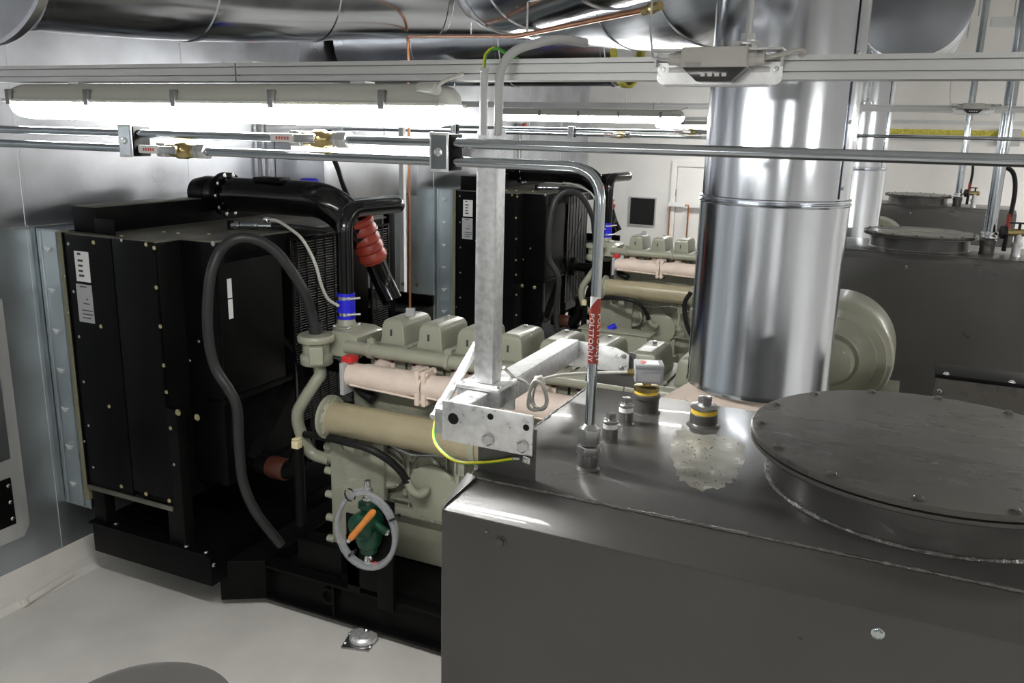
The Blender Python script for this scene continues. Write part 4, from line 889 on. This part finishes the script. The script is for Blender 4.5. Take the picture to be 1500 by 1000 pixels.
MB().cyl(h0+(h0-h1).normalized()*.02, h0, .012, 10).cyl(h0.lerp(h1, .35), pc+V(-.02, -.09, .02), .012, 8).build('handle_shaft', 'bolt_zinc', hpump)
cl = []
for k in range(3*28):
    a = 2*math.pi*k/28+1.6; r = .178+.010*math.sin(k*.21)
    cl.append(V(-2.225+.96*r*math.cos(a), 3.235-.014*(k/28)+.012*math.sin(a), .775+1.08*r*math.sin(a)+.006*math.cos(k*.35)))
tag(MB().tube(cl, .0115, 10).build('clear_hose', 'clear_hose'), 'coil of clear plastic hose hung round the orange-handled green pump', 'hose')
clear_hose = bpy.context.scene.objects['clear_hose']
for a in (.5, 2.2, 4.1):
    c = V(-2.225+.96*.183*math.cos(a), 3.22, .775+1.08*.183*math.sin(a)); t = V(-math.sin(a), 0, math.cos(a))
    MB().lathe(c-t*.006, t, [(.034, 0), (.034, .012)], 10, caps=False).build('cable_tie', 'rubber_black', clear_hose)
# low pipework between radiator and engine
lp = MB().tube(fillet([V(-3.25, 3.62, .78), V(-2.98, 3.62, .78), V(-2.93, 3.62, 1.02)], .1), .055, 18).build('lower_coolant_pipe', 'black_satin', g)
MB().lathe(V(-3.17, 3.62, .78), (1, 0, 0), [(.062, 0), (.065, .01), (.065, .11), (.062, .12)], 18).build('brown_coupling', 'brown_rubber', lp)
MB().lathe(V(-2.93, 3.62, 1.02), (0, 0, 1), [(.055, 0), (.055, .02)], 16).build('pipe_end', 'black_satin', lp)
b = P(433, 651, Y=3.45); MB().box(b.x-.022, b.x+.022, 3.44, 3.48, b.z-.022, b.z+.02).box(b.x-.018, b.x+.018, 3.44, 3.48, b.z+.024, b.z+.034).build('cream_cap', 'cream_plastic', lp, bev=.004)
MB().tube([V(b.x, 3.47, b.z-.02), V(b.x, 3.47, .55)], .03, 12).build('dark_riser', 'black_satin', lp)
# alternator end (rises behind the near tank)
al = MB().lathe(V(-.50, 3.95, .95), (1, 0, 0), [(.5, 0), (.5, .18), (.42, .24), (.42, 1.25), (.36, 1.35), (.2, 1.38)], 40).build('alternator', 'engine_grey', g)
tb = MB().box(.19, .95, 3.62, 3.80, 1.2, 1.80).build('terminal_box', 'lid_grey', g, bev=.006)
MB().box(.18, .96, 3.61, 3.81, 1.80, 1.815).build('terminal_box_lid', 'black_satin', tb, bev=.002)
for px, py in ((1386, 548), (1482, 560)): bolt(tb, P(px, py, Z=1.815), (0, 0, 1), .010)
bolt(tb, P(1376, 573, Y=3.615), (0, -1, 0), .009)
# air cleaner drum above the flywheel end
dcn = P(1216, 527, Y=3.97); dr_ = .265
acl = MB().lathe(dcn, (0, 1, 0), [(.0, 0), (.115, 0), (.12, -.004), (.126, 0), (.19, .006), (.195, .016), (.232, .022), (.237, .034), (.250, .04), (.262, .06), (.265, .1), (.265, .38), (.25, .42)], 56, caps=False).build('air_cleaner', 'engine_grey', g, sharp=50)
MB().lathe(dcn, (0, -1, 0), [(.105, -.01), (.105, .03), (.09, .05), (.05, .062), (0, .066)], 32, caps=False).build('cleaner_hub', 'engine_grey', acl)
MB().box(dcn.x+.1, dcn.x+.3, 4.05, 4.3, 1.42, dcn.z-.14).build('cleaner_bracket', 'engine_grey_cast', acl, bev=.004)
MB().tube(fillet([V(dcn.x, 4.35, dcn.z), V(dcn.x, 4.6, dcn.z), V(-.75, 4.6, 1.55)], .12), .1, 20).build('intake_pipe', 'black_satin', acl)
def without(o, names):
    for ch in list(o.children):
        if ch.name.split('.')[0] in names:
            for q in list(ch.children): bpy.data.objects.remove(q)
            bpy.data.objects.remove(ch)
g2 = copy_tree(g, (0, ROW, 0), None, 'grey-green diesel generator set further back, in front of the white wall')
without(g2, ('pump_bracket', 'hand_pump'))
ORG[g2] = ORG[g]+V(0, ROW, 0)
cu_ = MB().box(-2.80, -2.12, 7.80, 8.0, .62, .80).build('control_box', 'engine_grey', g2, bev=.008)
MB().box(-2.83, -2.09, 7.79, 8.01, .80, .815).build('control_box_lid', 'engine_grey', cu_, bev=.003)
MB().cyl(V(-2.66, 7.9, .81), V(-2.66, 7.9, .88), .03, 12).build('orange_cap', 'orange_plastic', cu_)
MB().cyl(V(-2.55, 7.9, .81), V(-2.48, 7.92, .85), .028, 12).build('blue_cap', 'blue_rubber', cu_)
MB().tube(spline([P(1012, 428, Y=7.8), P(1003, 445, Y=7.8), P(1006, 475, Y=7.8), P(1022, 508, Y=7.85), P(1040, 530, Y=7.95)], 6), .022, 10).build('black_hose', 'rubber_black', g2)
# ================================================================== DUCTS BETWEEN RADIATORS AND WALL
def raddu(dy, label):
    o = thing('radiator_duct', V(-4.3, 4.1+dy, .45), label, 'duct', 'galvanised radiator outlet ducts')
    def bb(x0, x1, y0, y1, z0, z1): return MB().box(x0, x1, y0+dy, y1+dy, z0, z1)
    bb(XL+.006, -4.205, 3.225, 3.235, .46, 2.10).build('side_sheet', 'sheet_galv_dull', o, bev=.001)
    bb(XL+.006, -4.205, 5.07, 5.08, .46, 2.10).build('side_sheet', 'sheet_galv_dull', o, bev=.001)
    bb(XL+.006, -4.205, 3.225, 5.08, 2.10, 2.11).build('top_sheet', 'sheet_galv_dull', o, bev=.001)
    bb(XL+.006, -4.205, 3.225, 5.08, .45, .46).build('bottom_sheet', 'sheet_galv_dull', o, bev=.001)
    bb(-4.27, -4.255, 3.214, 3.225, .46, 2.10).build('stiffening_rib', 'sheet_galv_dull', o, bev=.003)
    bb(-4.40, -4.385, 3.214, 3.225, .46, 2.10).build('stiffening_rib', 'sheet_galv_dull', o, bev=.003)
    bb(-4.222, -4.186, 3.20, 3.25, .52, 2.11).build('gasket_strip', 'gasket_olive', o, bev=.003)
    for k in range(7):
        z = 2.01-.235*k
        MB().prism([(-4.36, 3.225+dy, z), (-4.30, 3.225+dy, z-.002), (-4.328, 3.225+dy, z-.03)], (0, -.016, .004)).build('clip', 'galv_bright', o, bev=.001)
    return o
raddu(0, 'galvanised sheet duct with clips joining the front radiator to the wall')
raddu(ROW, 'galvanised sheet duct with clips joining the second radiator to the wall')
# boxed sheet-metal duct above the gap between the two radiators, and white wall conduit
bd = thing('sheet_duct', V(-4.2, 6.0, 2.2), 'boxed galvanised duct on the wall between both radiators', 'duct')
MB().box(XL+.005, -4.0, 5.3, 6.6, 2.15, 2.55).build('duct_box', 'sheet_galv', bd, bev=.004)
for y0 in (5.27, 6.6): MB().box(XL+.005, -3.97, y0, y0+.03, 2.12, 2.58).build('duct_flange', 'sheet_galv', bd, bev=.002)
cx = P(590, 300, Y=5.75)
tag(MB().box(cx.x-.02, cx.x+.02, 5.73, 5.77, 0, 3.0).build('wall_post', 'label_white', bev=.003), 'white steel corner post beside the copper pipe', 'post')
tag(MB().tube(spline([P(490, 235, Y=4.9), P(496, 250, Y=4.9), P(503, 272, Y=4.9), P(515, 300, Y=4.85)], 6), .018, 10).tube(spline([P(482, 190, Y=4.9), P(485, 215, Y=4.9), P(490, 235, Y=4.9)], 5), .018, 10)
    .build('vent_hose', 'rubber_black'), 'black hose dropping behind the front radiator pipe', 'hose')
def firebox(y, z, label):
    o = thing('alarm_box', V(XL+.05, y, z-.1), label, 'box', 'red-capped boxes on the metal wall')
    MB().box(XL+.006, XL+.07, y-.06, y+.06, z-.05, z+.03).build('box_body', 'label_grey', o, bev=.005)
    MB().lathe(V(XL+.07, y, z), (1, 0, 0), [(.035, 0), (.04, .01), (.04, .03), (.02, .04)], 16).build('red_cap', 'print_red', o)
    for s in (-.04, .04): MB().tube([V(XL+.03, y+s, z-.05), V(XL+.03, y+s, z-.55)], .01, 8).build('riser', 'pvc_grey', o)
firebox(5.1, 2.76, 'small grey box with red cap on the metal wall above the front radiator')
firebox(9.75, 2.76, 'small grey box with red cap on the metal wall beyond the second radiator')
# drum by the aisle
dm = thing('steel_drum', V(-2.07, 1.62, 0), 'dark steel drum with a scuffed round lid on the pale floor', 'drum')
DC = V(-1.985, 1.61, 0)
MB().lathe(DC, (0, 0, 1), [(.27, 0), (.28, .01), (.28, .28), (.288, .295), (.28, .31), (.28, .58), (.288, .595), (.28, .61), (.28, .88)], 48).build('drum_wall', 'tank_grey', dm)
MB().lathe(DC, (0, 0, 1), [(.276, .87), (.288, .872), (.292, .885), (.286, .898), (.272, .892), (0, .892)], 48, caps=False).build('drum_lid', 'tank_grey', dm)
MB().lathe(DC+V(.1, -.12, .892), (0, 0, 1), [(.03, 0), (.03, .012), (.022, .014)], 16).build('bung', 'galv_spangle', dm)
